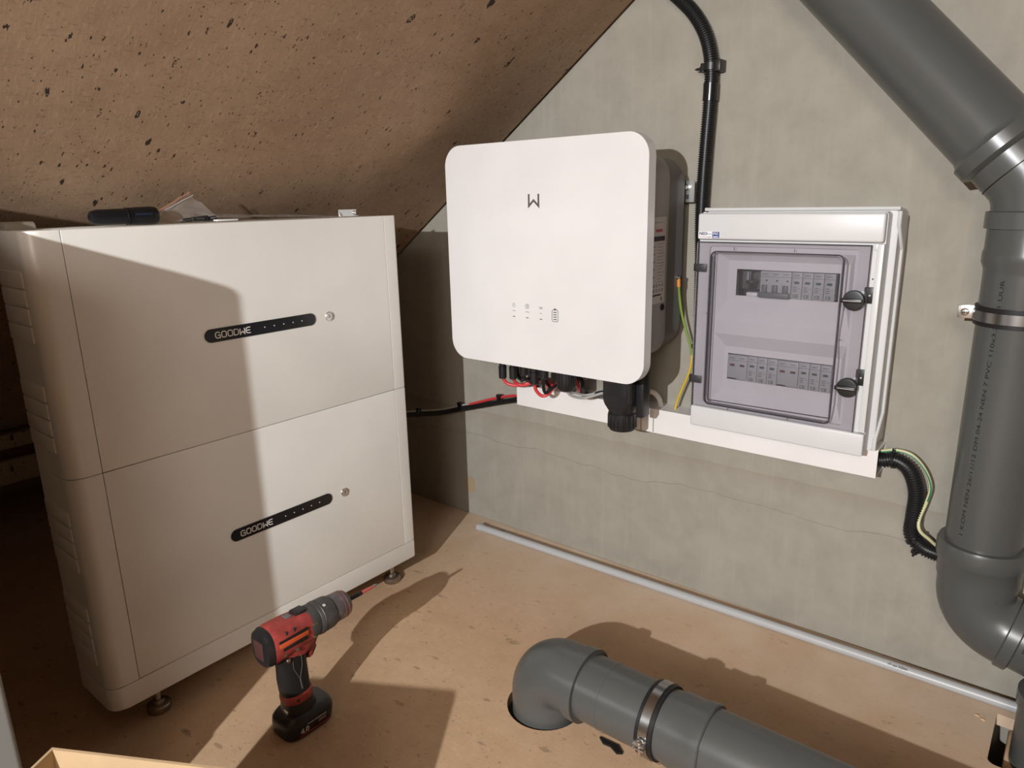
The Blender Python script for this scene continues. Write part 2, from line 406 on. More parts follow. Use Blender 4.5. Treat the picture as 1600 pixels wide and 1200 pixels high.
obj('trim_3', box(B(), (-1.0, -3.2, .19), (-.96, -.03, .255), .003), M_CEIL, smooth=30, kind='structure')
obj('trim_1', box(B(), (1.178, -.165, -.11), (1.6, -.045, -.03), .004), M_PINE, smooth=30, kind='structure', label='pine joist seen through the cut-out in the floor')

# ------------------------------------------------------------------ battery tower
BY0, BY1, BXB = -1.05, -.3506, -.146
def battery_outline(inset=0, y0=None, y1=None):
    a = BY0+inset if y0 is None else y0; b = BY1-inset if y1 is None else y1
    rl = .024 if y0 is None else .0005; rr = .006 if y1 is None else .0005
    # (x,y) outline; order ll, lr, ur, ul
    return rrect(BXB+inset, -inset, a, b, (.018 if y0 is None else .0005, rl, rr, .006 if y1 is None else .0005), 8)
def arcs(rs):
    """unit-square outline with corner radii (ll, lr, ur, ul)"""
    return rrect(0, 1, 0, 1, rs, 4)
_o = arcs((.3, .3, .3, .3)); _g = [(1, .78), (.92, 1)] + [(.35, 1)]
LET = {'G': [([(.97, .80), (.75, 1), (.33, 1), (.12, .9), (0, .7), (0, .3), (.12, .1), (.33, 0), (1, 0), (1, .48), (.52, .48)], False)],
       'O': [(_o, True)], 'D': [(arcs((0, .42, .42, 0)), True)],
       'W': [([(0, 1), (0, 0), (.5, .45), (1, 0), (1, 1)], False)],
       'E': [([(1, 1), (.33, 1), (.1, .88), (0, .68), (0, .32), (.1, .12), (.33, 0), (1, 0)], False), ([(.05, .5), (.92, .5)], False)]}
def battery_module(z0, label):
    z1 = z0+.38
    t = empty('battery_module', (-.07, -.7, z0), label, 'battery', 'stacked battery modules')
    g = .0005
    obj('body', prism(B(), battery_outline(.003), 'z', z0+.0005, z1-.001), M_BATT_IN, t)
    # rounded near-end cover, front panel and far-end cover, each with a hairline joint
    bm = prism(B(), battery_outline(0, None, -1.001-g), 'z', z1-.0006, z0+.0006, .0012, 2, True); obj('end_cover', bm, M_BATT, t)
    bm = prism(B(), rrect(-.016, 0, -1.001+g, -.3844-g, .0004, 1), 'z', z1-.0006, z0+.0006, .0012, 2, True); obj('front_panel', bm, M_BATT, t)
    bm = prism(B(), battery_outline(0, -.3844+g, None), 'z', z1-.0006, z0+.0006, .0012, 2, True); obj('end_cover', bm, M_BATT, t)
    bm = box(B(), (BXB+.001, -1.0, z1-.004), (-.0165, -.386, z1-.0004), .001); obj('top_plate', bm, M_BATT, t)
    zc = z0+.1885
    bar = obj('status_bar', prism(B(), rrect(-.8055, -.5765, zc-.0118, zc+.0118, .0117, 10), 'x', .0016, -.001, .0006, 2), M_BLACKGL, t, label='black pill-shaped status bar')
    y = -.786; wl = .0086; hh = .0102; gap = .0032
    bm = B()
    for ch in 'GOODWE':
        for st, cl in LET[ch]:
            ribbon(bm, [(y+p[0]*wl, zc-hh/2+p[1]*hh) for p in st], .0017, 'x', .0012, .0021, closed=cl)
        y += wl+gap
    obj('logo', bm, M_LOGO, bar, smooth=0, label='pale lettering GOODWE')
    for yy in (-.689, -.669, -.6485, -.628, -.608):
        obj('indicator_dot', lathe(B(), [(0, .0013), (.0009, .0011)], (.0012, yy, zc), (1, 0, 0), 10), M_LOGO, bar)
    lk = obj('lock', lathe(B(), [(-.001, .0095), (.0016, .0095), (.0024, .0088), (.0022, .0068), (.0014, .0064), (.0014, .004), (.0028, .0035)], (0, -.543, zc), (1, 0, 0), 28), M_CHROME, t, label='round chrome lock')
    obj('key_slot', box(B(), (.0015, -.5438, zc-.0022), (.0031, -.5422, zc+.0022)), M_DARK, lk, smooth=0)
    for dz in (.297, .2695, .242, .2145, .124, .0965, .069, .0415):
        obj('vent_slat', box(B(), (-.128, BY0-.0022, z0+dz), (-.030, BY0+.002, z0+dz+.0245), .001), M_BATT, t)
    return t
lower = battery_module(.102, 'lower white battery module of the stack, resting on the base with feet')
upper = battery_module(.482, 'upper white battery module of the stack, with loose items lying on top')
bm = prism(B(), rrect(-.14, -.074, .861, .8735, (.001, .001, .010, .001), 6), 'y', -1.046, -1.006, .0015, 2, True)
obj('corner_cap', bm, M_BEIGE, upper, label='small beige cap on the near top corner')
t = empty('battery_plinth', (-.07, -.7, 0), 'low white base with round steel levelling feet under the battery stack', 'plinth')
obj('frame', prism(B(), battery_outline(0), 'z', .101, .0588, .002, 2, True), M_BATT, t)
for fx in (-.036, -.118):
    for fy in (-.964, -.40):
        f = obj('foot', lathe(B(), [(0, .0195), (.002, .0205), (.012, .0205), (.0145, .018), (.0155, .0105), (.022, .0095), (.0225, .0065)], (fx, fy, 0), (0, 0, 1), 26), M_STEELD, t, label='round steel levelling foot')
        obj('threaded_stem', lathe(B(), [(.0, .0055), (.022, .0055), (.023, .009), (.0285, .009), (.0295, .0055), (.0375, .0055)], (fx, fy, .0225), (0, 0, 1), 16), M_STEEL, f)

# loose things on the battery
bm = lathe(B(), [(0, .0045), (.003, .0095), (.012, .0118), (.05, .0125), (.062, .0122), (.066, .0135), (.072, .0142), (.096, .0148), (.103, .0138), (.105, .012)], (-.055, -.938, .8768), (.02, 1, -.0), 26)
t = empty('flashlight', (-.055, -.885, .8625), 'small black flashlight lying on the battery stack', 'flashlight')
obj('barrel', bm, M_TORCH, t)
obj('lens', lathe(B(), [(0, .0118), (.0008, .0105)], (-.0529, -.8332, .8768), (.02, 1, 0), 20), M_LENS, t)
obj('clip', box(B(), (-.0405, -.872, .878), (-.038, -.846, .8815), .0008), M_LENS, t)
for k in range(3):
    obj('grip_ring', lathe(B(), [(0, .0125), (.0005, .0138), (.002, .0138), (.0025, .0125)], (-.055+.02*(.075+.007*k), -.938+.055+.005*k, .8768), (.02, 1, 0), 22), M_TORCH, t)
def sheet(bm, P, nu, nv, f, th=.0006):
    g1 = [[bm.verts.new(P(u/nu, v/nv) + f(u/nu, v/nv)) for v in range(nv+1)] for u in range(nu+1)]
    for u in range(nu):
        for v in range(nv): bm.faces.new((g1[u][v], g1[u+1][v], g1[u+1][v+1], g1[u][v+1]))
    bmesh.ops.recalc_face_normals(bm, faces=bm.faces[:])
    bmesh.ops.solidify(bm, geom=bm.faces[:], thickness=th)
    return bm
random.seed(3)
def wob(s, k, sd=0):
    return lambda u, v: Vector((s*math.sin(9*u+5*v+k)*.6 + s*math.sin(17*v-6*u+2*k)*.4, s*.4*math.sin(8*v+k), s*(.7*math.sin(7*u+11*v+2*k)+.5*math.sin(19*u-13*v+k))))
t = empty('zip_bag', (-.08, -.77, .8625), 'clear zip bag with an orange strip and dark fixings, leaning beside the flashlight', 'bag')
A0, A1, A2, A3 = Vector((-.08, -.826, .879)), Vector((-.095, -.752, .914)), Vector((-.072, -.708, .866)), Vector((-.06, -.80, .864))
Pq = lambda u, v: (A0.lerp(A1, u)).lerp(A3.lerp(A2, u), v)
obj('film', sheet(B(), Pq, 14, 14, wob(.0025, 1)), M_BAG, t, smooth=30)
off = Vector((.004, 0, .001))
obj('zip_strip', tube(B(), [Pq(u/8, .02)+off for u in range(9)], .0011, 6), M_ORANGE, t)
obj('seal_line', tube(B(), [Pq(u/8, .12)+off for u in range(9)], .0006, 6), M_LABEL, t)
for k, (yy, ln) in enumerate(((-.785, .016), (-.765, .02), (-.742, .018), (-.752, .012))):
    obj('screw', tube(B(), [Vector((-.068-.004*k, yy, .8665+.002*(k % 2))), Vector((-.06, yy+ln, .8675+.001*k))], .0035, 10), M_BLACKM, t)
t = empty('plastic_sleeve', (-.06, -.62, .8625), 'flat clear plastic sleeve lying along the top of the battery stack', 'bag')
S0, S1, S2, S3 = Vector((-.05, -.725, .869)), Vector((-.045, -.47, .8635)), Vector((-.11, -.46, .8645)), Vector((-.115, -.73, .874))
Ps = lambda u, v: (S0.lerp(S1, u)).lerp(S3.lerp(S2, u), v)
obj('film', sheet(B(), Ps, 20, 8, lambda u, v: wob(.0016, 2)(u, v)+Vector((0, 0, .0025*(1-u)))), M_BAG, t, smooth=30)
obj('paper_slip', box(B(), (-.06, -.73, .8632), (-.045, -.69, .8662), .0005), M_WHITEP, t)
t = empty('angle_bracket', (-.05, -.436, .8625), 'small white angle bracket with a screw at the end of the battery top', 'bracket')
bm = prism(B(), [(-.052, .8624), (-.045, .8624), (-.045, .8634), (-.0508, .8634), (-.0508, .876), (-.052, .876)], 'y', -.459, -.414); obj('plate', bm, M_WHITEP, t, smooth=0)
bm = prism(B(), [(-.045, .8625), (-.0512, .8755), (-.0512, .8625)], 'y', -.460, -.4588); obj('gusset', bm, M_WHITEP, t, smooth=0)
obj('screw', lathe(B(), [(0, .0045), (.0025, .0045), (.004, .003)], (-.0508, -.421, .869), (1, 0, 0), 14), M_CHROME, t)

# ------------------------------------------------------------------ inverter
IX0, IX1, IZ0, IZ1, IY = .042, .542, .5374, 1.0025, -.235
inv = empty('solar_inverter', (.29, -.1, IZ0), 'large white wall-mounted inverter with rounded corners and a dark W mark', 'inverter')
cov = obj('front_cover', prism(B(), rrect(IX0, IX1, IZ0, IZ1, .043, 10), 'y', IY, IY+.026, .007, 4), M_INV, inv, label='white glossy front cover')
body = obj('body', prism(B(), rrect(.062, .521, .573, .968, .045, 10), 'y', -.21, -.112, .002, 2), M_INVB, inv, label='grey housing behind the cover')
obj('rear_housing', prism(B(), rrect(.068, .516, .577, .965, .055, 12), 'y', -.112, -.038, .006, 3, True), M_INVD, inv, label='dark grey heat sink housing')
for k in range(9):
    obj('cooling_fin', box(B(), (.11+k*.042, -.11, .962), (.114+k*.042, -.045, .974), .001), M_INVD, inv)
d0, d1 = IY+.0002, IY-.0004
bm = B()
for pts in ([(.2725, .899), (.2725, .8755), (.2845, .8865), (.2968, .8755), (.2968, .899)],):
    ribbon(bm, pts, .0042, 'y', d0, d1)
obj('logo', bm, mat('logo_brown', (.10, .075, .07), .5), cov, smooth=0, label='dark W mark')
def ring2(cx, cz, r, a0, a1, n=16): return [(cx+r*math.cos(math.radians(a0+(a1-a0)*k/n)), cz+r*math.sin(math.radians(a0+(a1-a0)*k/n))) for k in range(n+1)]
bm = ribbon(B(), ring2(.228, .671, .0036, 120, 420), .0009, 'y', d0, d1); ribbon(bm, [(.228, .6715), (.228, .676)], .0009, 'y', d0, d1); obj('power_icon', bm, M_INKG, cov, smooth=0)
bm = ribbon(B(), ring2(.264, .671, .0046, 0, 360), .0012, 'y', d0, d1); prism(bm, [(.2625, .671), (.2642, .6745), (.2658, .671), (.2642, .6675)], 'y', d1, d0); obj('backup_icon', bm, M_INKG, cov, smooth=0)
bm = ribbon(B(), ring2(.300, .672, .004, 200, 340), .001, 'y', d0, d1)
for a in ((150, 210), (-30, 30)): ribbon(bm, ring2(.300, .671, .0035, *a, 6), .0012, 'y', d0, d1)
prism(bm, circ(.300, .671, .0016, 10), 'y', d1, d0); obj('signal_icon', bm, M_INKG, cov, smooth=0)
for cx, wd in ((.228, .0042), (.264, .0055), (.300, .003)):
    obj('caption', box(B(), (cx-wd, d1, .6585), (cx+wd, d0, .6598)), M_INKG, cov, smooth=0)
    obj('status_led', box(B(), (cx-.0034, d1-.0002, .6458), (cx+.0034, d0, .6477), .0004), mat('led_olive', (.16, .15, .03), .3), cov, smooth=0)
bm = ribbon(B(), rrect(.3285, .3435, .6450, .6690, .003, 4), .0009, 'y', d0, d1, closed=True); prism(bm, [(.3315, .6692), (.3405, .6692), (.336, .6725)], 'y', d1, d0); obj('battery_icon', bm, M_INK, cov, smooth=0)
for k in range(4): obj('charge_bar', box(B(), (.332, d1-.0001, .6485+k*.0049), (.340, d0, .6503+k*.0049)), M_INK, cov, smooth=0)
# rating label on the right-hand side
lab = obj('rating_label', prism(B(), rrect(-.178, -.121, .6855, .851, .002, 3), 'x', .5216, .5208), M_LABEL, inv, smooth=0, label='pale rating label with fine print')
xa, xb = .5215, .5219
obj('title_strip', box(B(), (xa, -.174, .806), (xb, -.127, .815)), M_INK, lab, smooth=0)
obj('brand_line', box(B(), (xa, -.163, .823), (xb, -.137, .8285)), mat('red_print', (.42, .10, .09), .5), lab, smooth=0)
obj('caption', box(B(), (xa, -.168, .840), (xb, -.132, .8415)), M_INKG, lab, smooth=0)
for k in range(13):
    obj('text_line', box(B(), (xa, -.155, .8-.0061*k), (xb, -.129-.004*((k*7) % 3), .8014-.0061*k)), M_INKG, lab, smooth=0)
for k in range(5): obj('text_mark', box(B(), (xa, -.173, .795-.0145*k), (xb, -.166, .7968-.0145*k)), M_INK, lab, smooth=0)
for r in range(2):
    for k in range(4): obj('symbol', box(B(), (xa, -.170+k*.0115, .708+r*.0095), (xb, -.1635+k*.0115, .714+r*.0095)), M_INKG, lab, smooth=0)
obj('barcode', box(B(), (xa, -.172, .7005), (xb, -.136, .7035)), M_INK, lab, smooth=0)
obj('stamp', box(B(), (xa, -.137, .690), (xb, -.133, .697)), M_INK, lab, smooth=0)
obj('vent_plug', lathe(B(), [(0, .0065), (.003, .006), (.0035, .0045)], (.521, -.13, .676), (1, 0, 0), 16), M_BLACKM, inv)
# wall bracket tab with bolt, earth screw
br = obj('mounting_bracket', prism(B(), [(.500, -.001), (.500, -.026), (.532, -.026), (.532, -.0245), (.5015, -.0245), (.5015, -.001)], 'z', .876, .918), M_STEEL, inv, smooth=0, label='folded steel mounting bracket')
obj('bolt', lathe(B(), [(0, .006), (.004, .006), (.0045, .004), (.009, .0035)], (.517, -.026, .905), (0, -1, 0), 14), M_CHROME, br)
obj('slot', box(B(), (.514, -.0266, .882), (.520, -.0258, .891), .0004), M_DARK, br, smooth=0)
obj('mounting_plate', box(B(), (.09, -.036, .86), (.50, -.001, .93), .001), M_STEEL, inv)
es = obj('earth_screw', lathe(B(), [(0, .0055), (.003, .0055), (.0035, .0035), (.007, .003)], (.5165, -.055, .727), (1, 0, 0), 14), M_CHROME, inv)
# underside connectors
def plug(parent, x, y, ztop, zbot, r=.0065, name='connector'):
    return obj(name, lathe(B(), [(0, r*.8), (.004, r*.8), (.005, r*1.02), ((ztop-zbot)*.55, r*1.02), ((ztop-zbot)*.56, r*.82), ((ztop-zbot)*.7, r*.82), ((ztop-zbot)*.71, r), (ztop-zbot-.002, r*.94), (ztop-zbot, r*.6)], (x, y, ztop), (0, 0, -1), 14), M_BLACK, parent, label='black plug-in connector')
def cable(name, pts, r, m, label, group=None, k=8, n=10):
    return obj(name, tube(B(), catmull(pts, k), r, n), m, label=label, cat='cable', group=group)
PV = [(.095, -.12, .467), (.128, -.12, .470), (.161, -.12, .484), (.207, -.14, .473), (.235, -.14, .490)]
for x, y, z in PV: plug(inv, x, y, .574, z-.001, .0100 if y > -.13 else .0112)
for x, y in ((.112, -.085), (.150, -.085), (.178, -.09), (.262, -.11), (.338, -.12)): plug(inv, x, y, .574, .500, .0085)
cable('solar_cable', [(.095, -.12, .468), (.105, -.115, .454), (.127, -.105, .450), (.147, -.095, .455), (.159, -.08, .464), (.168, -.05, .46), (.172, -.035, .430)], .0040, M_RED, 'red cable looping from the leftmost plug under the inverter')
cable('solar_cable', [(.128, -.12, .471), (.129, -.11, .457), (.143, -.10, .452), (.159, -.085, .457), (.18, -.06, .462), (.196, -.035, .430)], .0040, M_RED, 'red cable from the second plug under the inverter')
cable('solar_cable', [(.207, -.14, .474), (.210, -.137, .457), (.221, -.13, .4445), (.233, -.12, .449), (.236, -.10, .463), (.224, -.06, .465), (.215, -.035, .43)], .0040, M_RED, 'red cable hanging in a deep V below the inverter')
cable('solar_cable', [(.112, -.085, .502), (.114, -.085, .472), (.129, -.085, .461), (.145, -.075, .461), (.155, -.05, .43)], .0040, M_BLACKM, 'thin black cable sagging behind the two leftmost red cables')
cable('solar_cable', [(.161, -.12, .485), (.157, -.11, .472), (.168, -.10, .465), (.18, -.07, .465), (.188, -.04, .43)], .0040, M_BLACKM, 'black cable from the third plug under the inverter')
cable('solar_cable', [(.235, -.14, .491), (.230, -.135, .466), (.232, -.128, .453), (.240, -.11, .464), (.248, -.07, .468), (.25, -.035, .43)], .0040, M_BLACKM, 'black cable hanging inside the V of the deep red loop')
g = obj('cable_gland', lathe(B(), [(0, .017), (.05, .017), (.052, .0205), (.075, .0215), (.093, .0205), (.098, .016), (.1005, .010)], (.305, -.15, .574), (0, 0, -1), 24), M_BLACK, inv, label='large round black cable gland')
for k in range(12):
    a = 2*PI*k/12
    obj('grip_rib', box(B(), (.305+.0208*math.cos(a)-.0012, -.15+.0208*math.sin(a)-.0012, .486), (.305+.0208*math.cos(a)+.0012, -.15+.0208*math.sin(a)+.0012, .52), .0005), M_BLACK, g)
cable('data_cable', [(.303, -.15, .476), (.311, -.14, .462), (.327, -.12, .454), (.346, -.11, .459), (.372, -.10, .470)], .0032, M_GREYC, 'lower of two pale grey cables between the round gland and the big black plug')
cable('data_cable', [(.310, -.15, .478), (.315, -.13, .466), (.329, -.11, .459), (.348, -.10, .464), (.368, -.09, .472)], .0028, M_GREYC, 'upper of two pale grey cables between the round gland and the big black plug')
cable('power_cable', [(.281, -.088, .505), (.288, -.09, .492), (.294, -.09, .481), (.293, -.085, .465), (.280, -.06, .444), (.278, -.04, .425)], .0042, M_RED, 'thick red cable curving down just right of the round gland')
cable('power_cable', [(.289, -.088, .506), (.297, -.09, .492), (.305, -.09, .484), (.306, -.085, .468), (.292, -.05, .444), (.29, -.035, .425)], .0048, M_BLACKM, 'thick black cable curving down just right of the round gland')
cable('data_cable', [(.345, -.1, .459), (.352, -.1, .464), (.362, -.1, .468), (.38, -.1, .472)], .0038, M_BLACK, 'short black end sleeve on the pale grey cables') 
t = empty('power_connector', (.452, -.15, .415), 'big black power connector plugged in under the right of the inverter', 'connector')
def loft(bm, secs, n=40):
    """stacked horizontal super-ellipses: (x, y, z, half x, half y, exponent)"""
    prev = None
    for cx, cy, cz, hx, hy, pw in secs:
        ring = []
        for k in range(n):
            a = 2*PI*(k+.5)/n; ca, sa = math.cos(a), math.sin(a)
            ring.append(bm.verts.new((cx+hx*math.copysign(abs(ca)**(2/pw), ca), cy+hy*math.copysign(abs(sa)**(2/pw), sa), cz)))
        if prev:
            for k in range(n): bm.faces.new((prev[k], prev[(k+1) % n], ring[(k+1) % n], ring[k]))
        else: bm.faces.new(ring[::-1])
        prev = ring
    bm.faces.new(prev); return bm
cx, cy = .450, -.1535
hs_ = obj('housing', loft(B(), [(cx, cy, .573, .034, .0285, 9), (cx, cy, .484, .034, .0285, 9), (cx, cy, .476, .0335, .0283, 7), (cx, cy, .469, .0318, .028, 5), (cx, cy, .462, .0295, .0278, 3.2), (cx, cy, .455, .0278, .0275, 2.2), (cx, cy, .450, .0275, .0275, 2)]), M_BLACK, t, smooth=50)
obj('raised_panel', prism(B(), rrect(.424, .474, .492, .535, .002, 3), 'y', -.1832, -.1815, .0005), M_BLACK, hs_)
obj('side_rib', box(B(), (.4745, -.184, .476), (.478, -.1812, .535), .0008), M_BLACK, hs_)
nut = obj('nut', lathe(B(), [(0, .0275), (.001, .0295), (.034, .0285), (.038, .026), (.039, .021)], (.450, -.1535, .4525), (0, 0, -1), 30), M_BLACK, t)
for k in range(18):
    a = 2*PI*k/18; c = Vector((.450+.029*math.cos(a), -.1535+.029*math.sin(a), 0))
    obj('grip_rib', box(B(), (c.x-.0016, c.y-.0016, .420), (c.x+.0016, c.y+.0016, .448), .0006), M_BLACK, nut)
obj('lock_lever', box(B(), (.484, -.16, .447), (.501, -.128, .555), .003), M_BLACK, t)
obj('tie_tail', box(B(), (.4905, -.149, .414), (.492, -.146, .449)), mat('brown_tie', (.10, .05, .03), .5), t, smooth=0)
cable('mains_cable', [(.453, -.10, .440), (.458, -.075, .474), (.463, -.05, .474), (.472, -.032, .455), (.478, -.03, .425)], .0058, M_DUCT, 'thick pale mains cable arching from behind the big black connector into the duct')

# ------------------------------------------------------------------ white cable duct
t = empty('cable_duct', (.5, -.03, .385), 'long white cable duct below the inverter and the distribution board', 'duct')
bm = B(); prism(bm, [(0, .386), (-.0575, .386), (-.0575, .388), (-.002, .388), (-.002, .436), (-.0575, .436), (-.0575, .438), (0, .438)], 'x', .091, .9235); obj('channel', bm, M_DUCT, t, smooth=0)
bm = prism(B(), [(-.056, .3848), (-.060, .3848), (-.060, .4392), (-.056, .4392), (-.056, .4378), (-.0582, .4378), (-.0582, .3862), (-.056, .3862)], 'x', .0895, .9240); obj('lid', bm, M_DUCT, t, smooth=0)

# ------------------------------------------------------------------ distribution board
bx0, bx1, bz0, bz1 = .580, .9175, .4375, .862
bd = empty('distribution_board', (.75, 0, bz0), 'white distribution board with a smoked transparent door and black knobs', 'fuse box')
bm = plate(B(), rrect(bx0, bx1, bz0, bz1, .012, 5), [rrect(bx0+.004, bx1-.004, bz0+.004, bz1-.004, .009, 5)], 'y', -.070, 0); obj('base_box', bm, M_WHITEP, bd, smooth=35)
obj('back_plate', prism(B(), rrect(bx0+.003, bx1-.003, bz0+.003, bz1-.003, .009, 4), 'y', -.006, -.001), M_WHITEP, bd)
def side_path(x):
    return [Vector((x, -.074, .858)), Vector((x, -.074, .834)), Vector((x, -.036, .793)), Vector((x, -.036, .503)), Vector((x, -.074, .462)), Vector((x, -.074, .442))]
for x in (bx1+.0012, bx0-.0012):
    obj('rim', tube(B(), side_path(x), .0034, 8), M_WHITEP, bd)
obj('rim', tube(B(), [Vector((bx0-.001, -.074, .8625)), Vector((bx1+.0012, -.074, .8625))], .0034, 8), M_WHITEP, bd)
obj('shoulder', plate(B(), rrect(bx0+.001, bx1-.001, bz0+.001, bz1-.001, .011, 5), [rrect(.605, .866, .488, .794, .006, 4)], 'y', -.0715, -.066), M_WHITEP, bd, smooth=35)
# cover frame
bm = plate(B(), rrect(.583, .9075, .4385, .8575, .006, 4), [rrect(.603, .868, .486, .796, .006, 4)], 'y', -.1005, -.066); cv = obj('cover_frame', bm, M_WHITEP, bd, smooth=35)
obj('top_strip', box(B(), (.583, -.114, .8085), (.9065, -.099, .8565), .004, 3), M_WHITEP, bd)
obj('bottom_strip', box(B(), (.5835, -.113, .4385), (.9085, -.099, .4795), .003, 3), M_WHITEP, bd)
obj('edge_strip', box(B(), (.8975, -.108, .4815), (.9075, -.1, .806), .001), M_WHITEP, bd)
obj('corner_tab', box(B(), (.891, -.1035, .795), (.898, -.1, .806), .0005), M_WHITEP, bd)
# inner panel with two sunk rows
bm = B(); yF, yD = -.094, -.080
o1, i1, s1 = (.618, .862, .655, .786), (.634, .852, .690, .768), (.651, .8365, .7025, .7525)
o2, i2, s2 = (.618, .862, .492, .628), (.636, .852, .515, .602), (.643, .8390, .5365, .5885)
R4 = lambda r: [(r[0], r[2]), (r[1], r[2]), (r[1], r[3]), (r[0], r[3])]
plate(bm, R4((.600, .871, .484, .798)), [R4(o1), R4(o2)], 'y', yF, yF+.0015)
for o_, i_, s_ in ((o1, i1, s1), (o2, i2, s2)):
    a = [bm.verts.new((p[0], yF, p[1])) for p in R4(o_)]; b = [bm.verts.new((p[0], yD, p[1])) for p in R4(i_)]
    for k in range(4): bm.faces.new((a[k], a[(k+1) % 4], b[(k+1) % 4], b[k]))
    plate(bm, R4(i_), [R4(s_)], 'y', yD, yD+.0015)
obj('inner_panel', bm, M_INNER, bd, smooth=0)
for s_ in (s1, s2):
    zc = (s_[2]+s_[3])/2
    obj('din_rail', box(B(), (s_[0]-.01, -.034, zc-.0175), (s_[1]+.01, -.03, zc+.0175), .0005), M_RAIL, bd)
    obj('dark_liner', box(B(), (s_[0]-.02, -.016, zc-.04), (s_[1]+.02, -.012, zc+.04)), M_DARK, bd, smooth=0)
# transparent door: flange, raised tray, dark moulded edges
fl = plate(B(), rrect(.5815, .8885, .4785, .8035, .003, 3), [rrect(.6135, .8495, .4895, .7865, .010, 5)], 'y', -.1095, -.1065)
plate(fl, rrect(.6135, .8495, .4895, .7865, .010, 5), [rrect(.6155, .8475, .4915, .7845, .009, 5)], 'y', -.1165, -.1065)
prism(fl, rrect(.6155, .8475, .4915, .7845, .009, 5), 'y', -.1165, -.1142)
door = obj('door', fl, M_SMOKE, bd, smooth=0, label='smoked transparent door')
obj('tray_edge', ribbon(B(), rrect(.6132, .8498, .4892, .7868, .0105, 6), .0022, 'y', -.1138, -.1168, closed=True), M_SMOKED, door, smooth=30)
obj('tray_edge', ribbon(B(), [(.6185, .785), (.6185, .498), (.6195, .496), (.848, .498)], .0016, 'y', -.1092, -.1100), M_SMOKED, door, smooth=30)
obj('door_edge', ribbon(B(), [(.5825, .8035), (.8885, .8035), (.8885, .4785), (.5825, .4785)], .0016, 'y', -.1098, -.1062), M_SMOKED, door, smooth=30)
for (x, z, wd, hg) in ((.655, .792, .0008, .006), (.765, .792, .0008, .006), (.66, .4845, .0008, .006), (.775, .4845, .0008, .006), (.8535, .642, .005, .0008), (.6075, .668, .005, .0008)):
    obj('moulding_mark', box(B(), (x-wd/2, -.1102, z-hg/2), (x+wd/2, -.1093, z+hg/2)), M_SMOKED, door, smooth=0)
for (x, z) in ((.8705, .7125), (.8740, .5605)):
    kb = obj('knob', lathe(B(), [(0, .0165), (.008, .0172), (.0095, .0162), (.010, .013)], (x, -.1095, z), (0, -1, 0), 28), M_BLACK, door, label='round black turn knob')
    obj('grip_bar', box(B(), (x-.0185, -.1265, z-.0035), (x+.0155, -.1185, z+.0035), .001), M_BLACK, kb)
    obj('pointer_line', box(B(), (x-.014, -.1268, z-.0005), (x+.014, -.1263, z+.0005)), M_LABEL, kb, smooth=0)
for z0, z1 in ((.7075, .7345), (.5645, .5925)):
    lt = obj('latch', box(B(), (.8835, -.1062, z0), (.9035, -.099, z1), .0008), M_BLACK, bd, label='square black latch')
    obj('rivet', lathe(B(), [(0, .0018), (.001, .0014)], (.8925, -.1062, (z0+z1)/2), (0, -1, 0), 10), M_LABEL, lt)
for z in (.755, .5225+.012):
    obj('hinge', box(B(), (.5805, -.1112, z-.0075), (.6015, -.1096, z+.0075), .0006), mat('hinge_smoke', (.035, .034, .038), .4), door)
    obj('hinge', box(B(), (.5765, -.1105, z-.0075), (.5825, -.098, z+.0075), .001), M_BLACKM, bd)
obj('screw_hole', lathe(B(), [(0, .0014), (.0003, .001)], (.8935, -.1006, .748), (0, -1, 0), 10), M_INK, bd)
# printed sticker
st = obj('sticker', box(B(), (.5855, -.1144, .8105), (.6275, -.1139, .8235)), mat('sticker_white', (.76, .76, .77), .4), bd, smooth=0, label='small sticker with blue lettering')
obj('lettering', text_bm('NEO', .0075, (.5872, -.1145, .8192), (1, 0, 0), (0, 0, 1), .0002, bold=.0002), mat('navy_print', (.03, .035, .12), .5), st, smooth=0, label='lettering NEO')
obj('underline', box(B(), (.6005, -.1147, .8183), (.6120, -.1144, .8191)), M_BLUE, st, smooth=0)
obj('underline', box(B(), (.5872, -.1147, .8130), (.6015, -.1144, .8138)), mat('pale_red_print', (.5, .2, .2), .5), st, smooth=0)
obj('underline', box(B(), (.6025, -.1147, .8128), (.6105, -.1144, .8136)), M_INK, st, smooth=0)
bb = obj('blue_badge', box(B(), (.6130, -.1148, .8112), (.6268, -.1144, .8228)), M_BLUE, st, smooth=0)
obj('lettering', text_bm('IP65', .0062, (.6138, -.1149, .8192), (1, 0, 0), (0, 0, 1), .0002, bold=.0001), M_WHITEP, bb, smooth=0, label='lettering IP65')
obj('badge_band', box(B(), (.6145, -.1150, .8124), (.6248, -.1148, .8144)), M_INNER, bb, smooth=0)
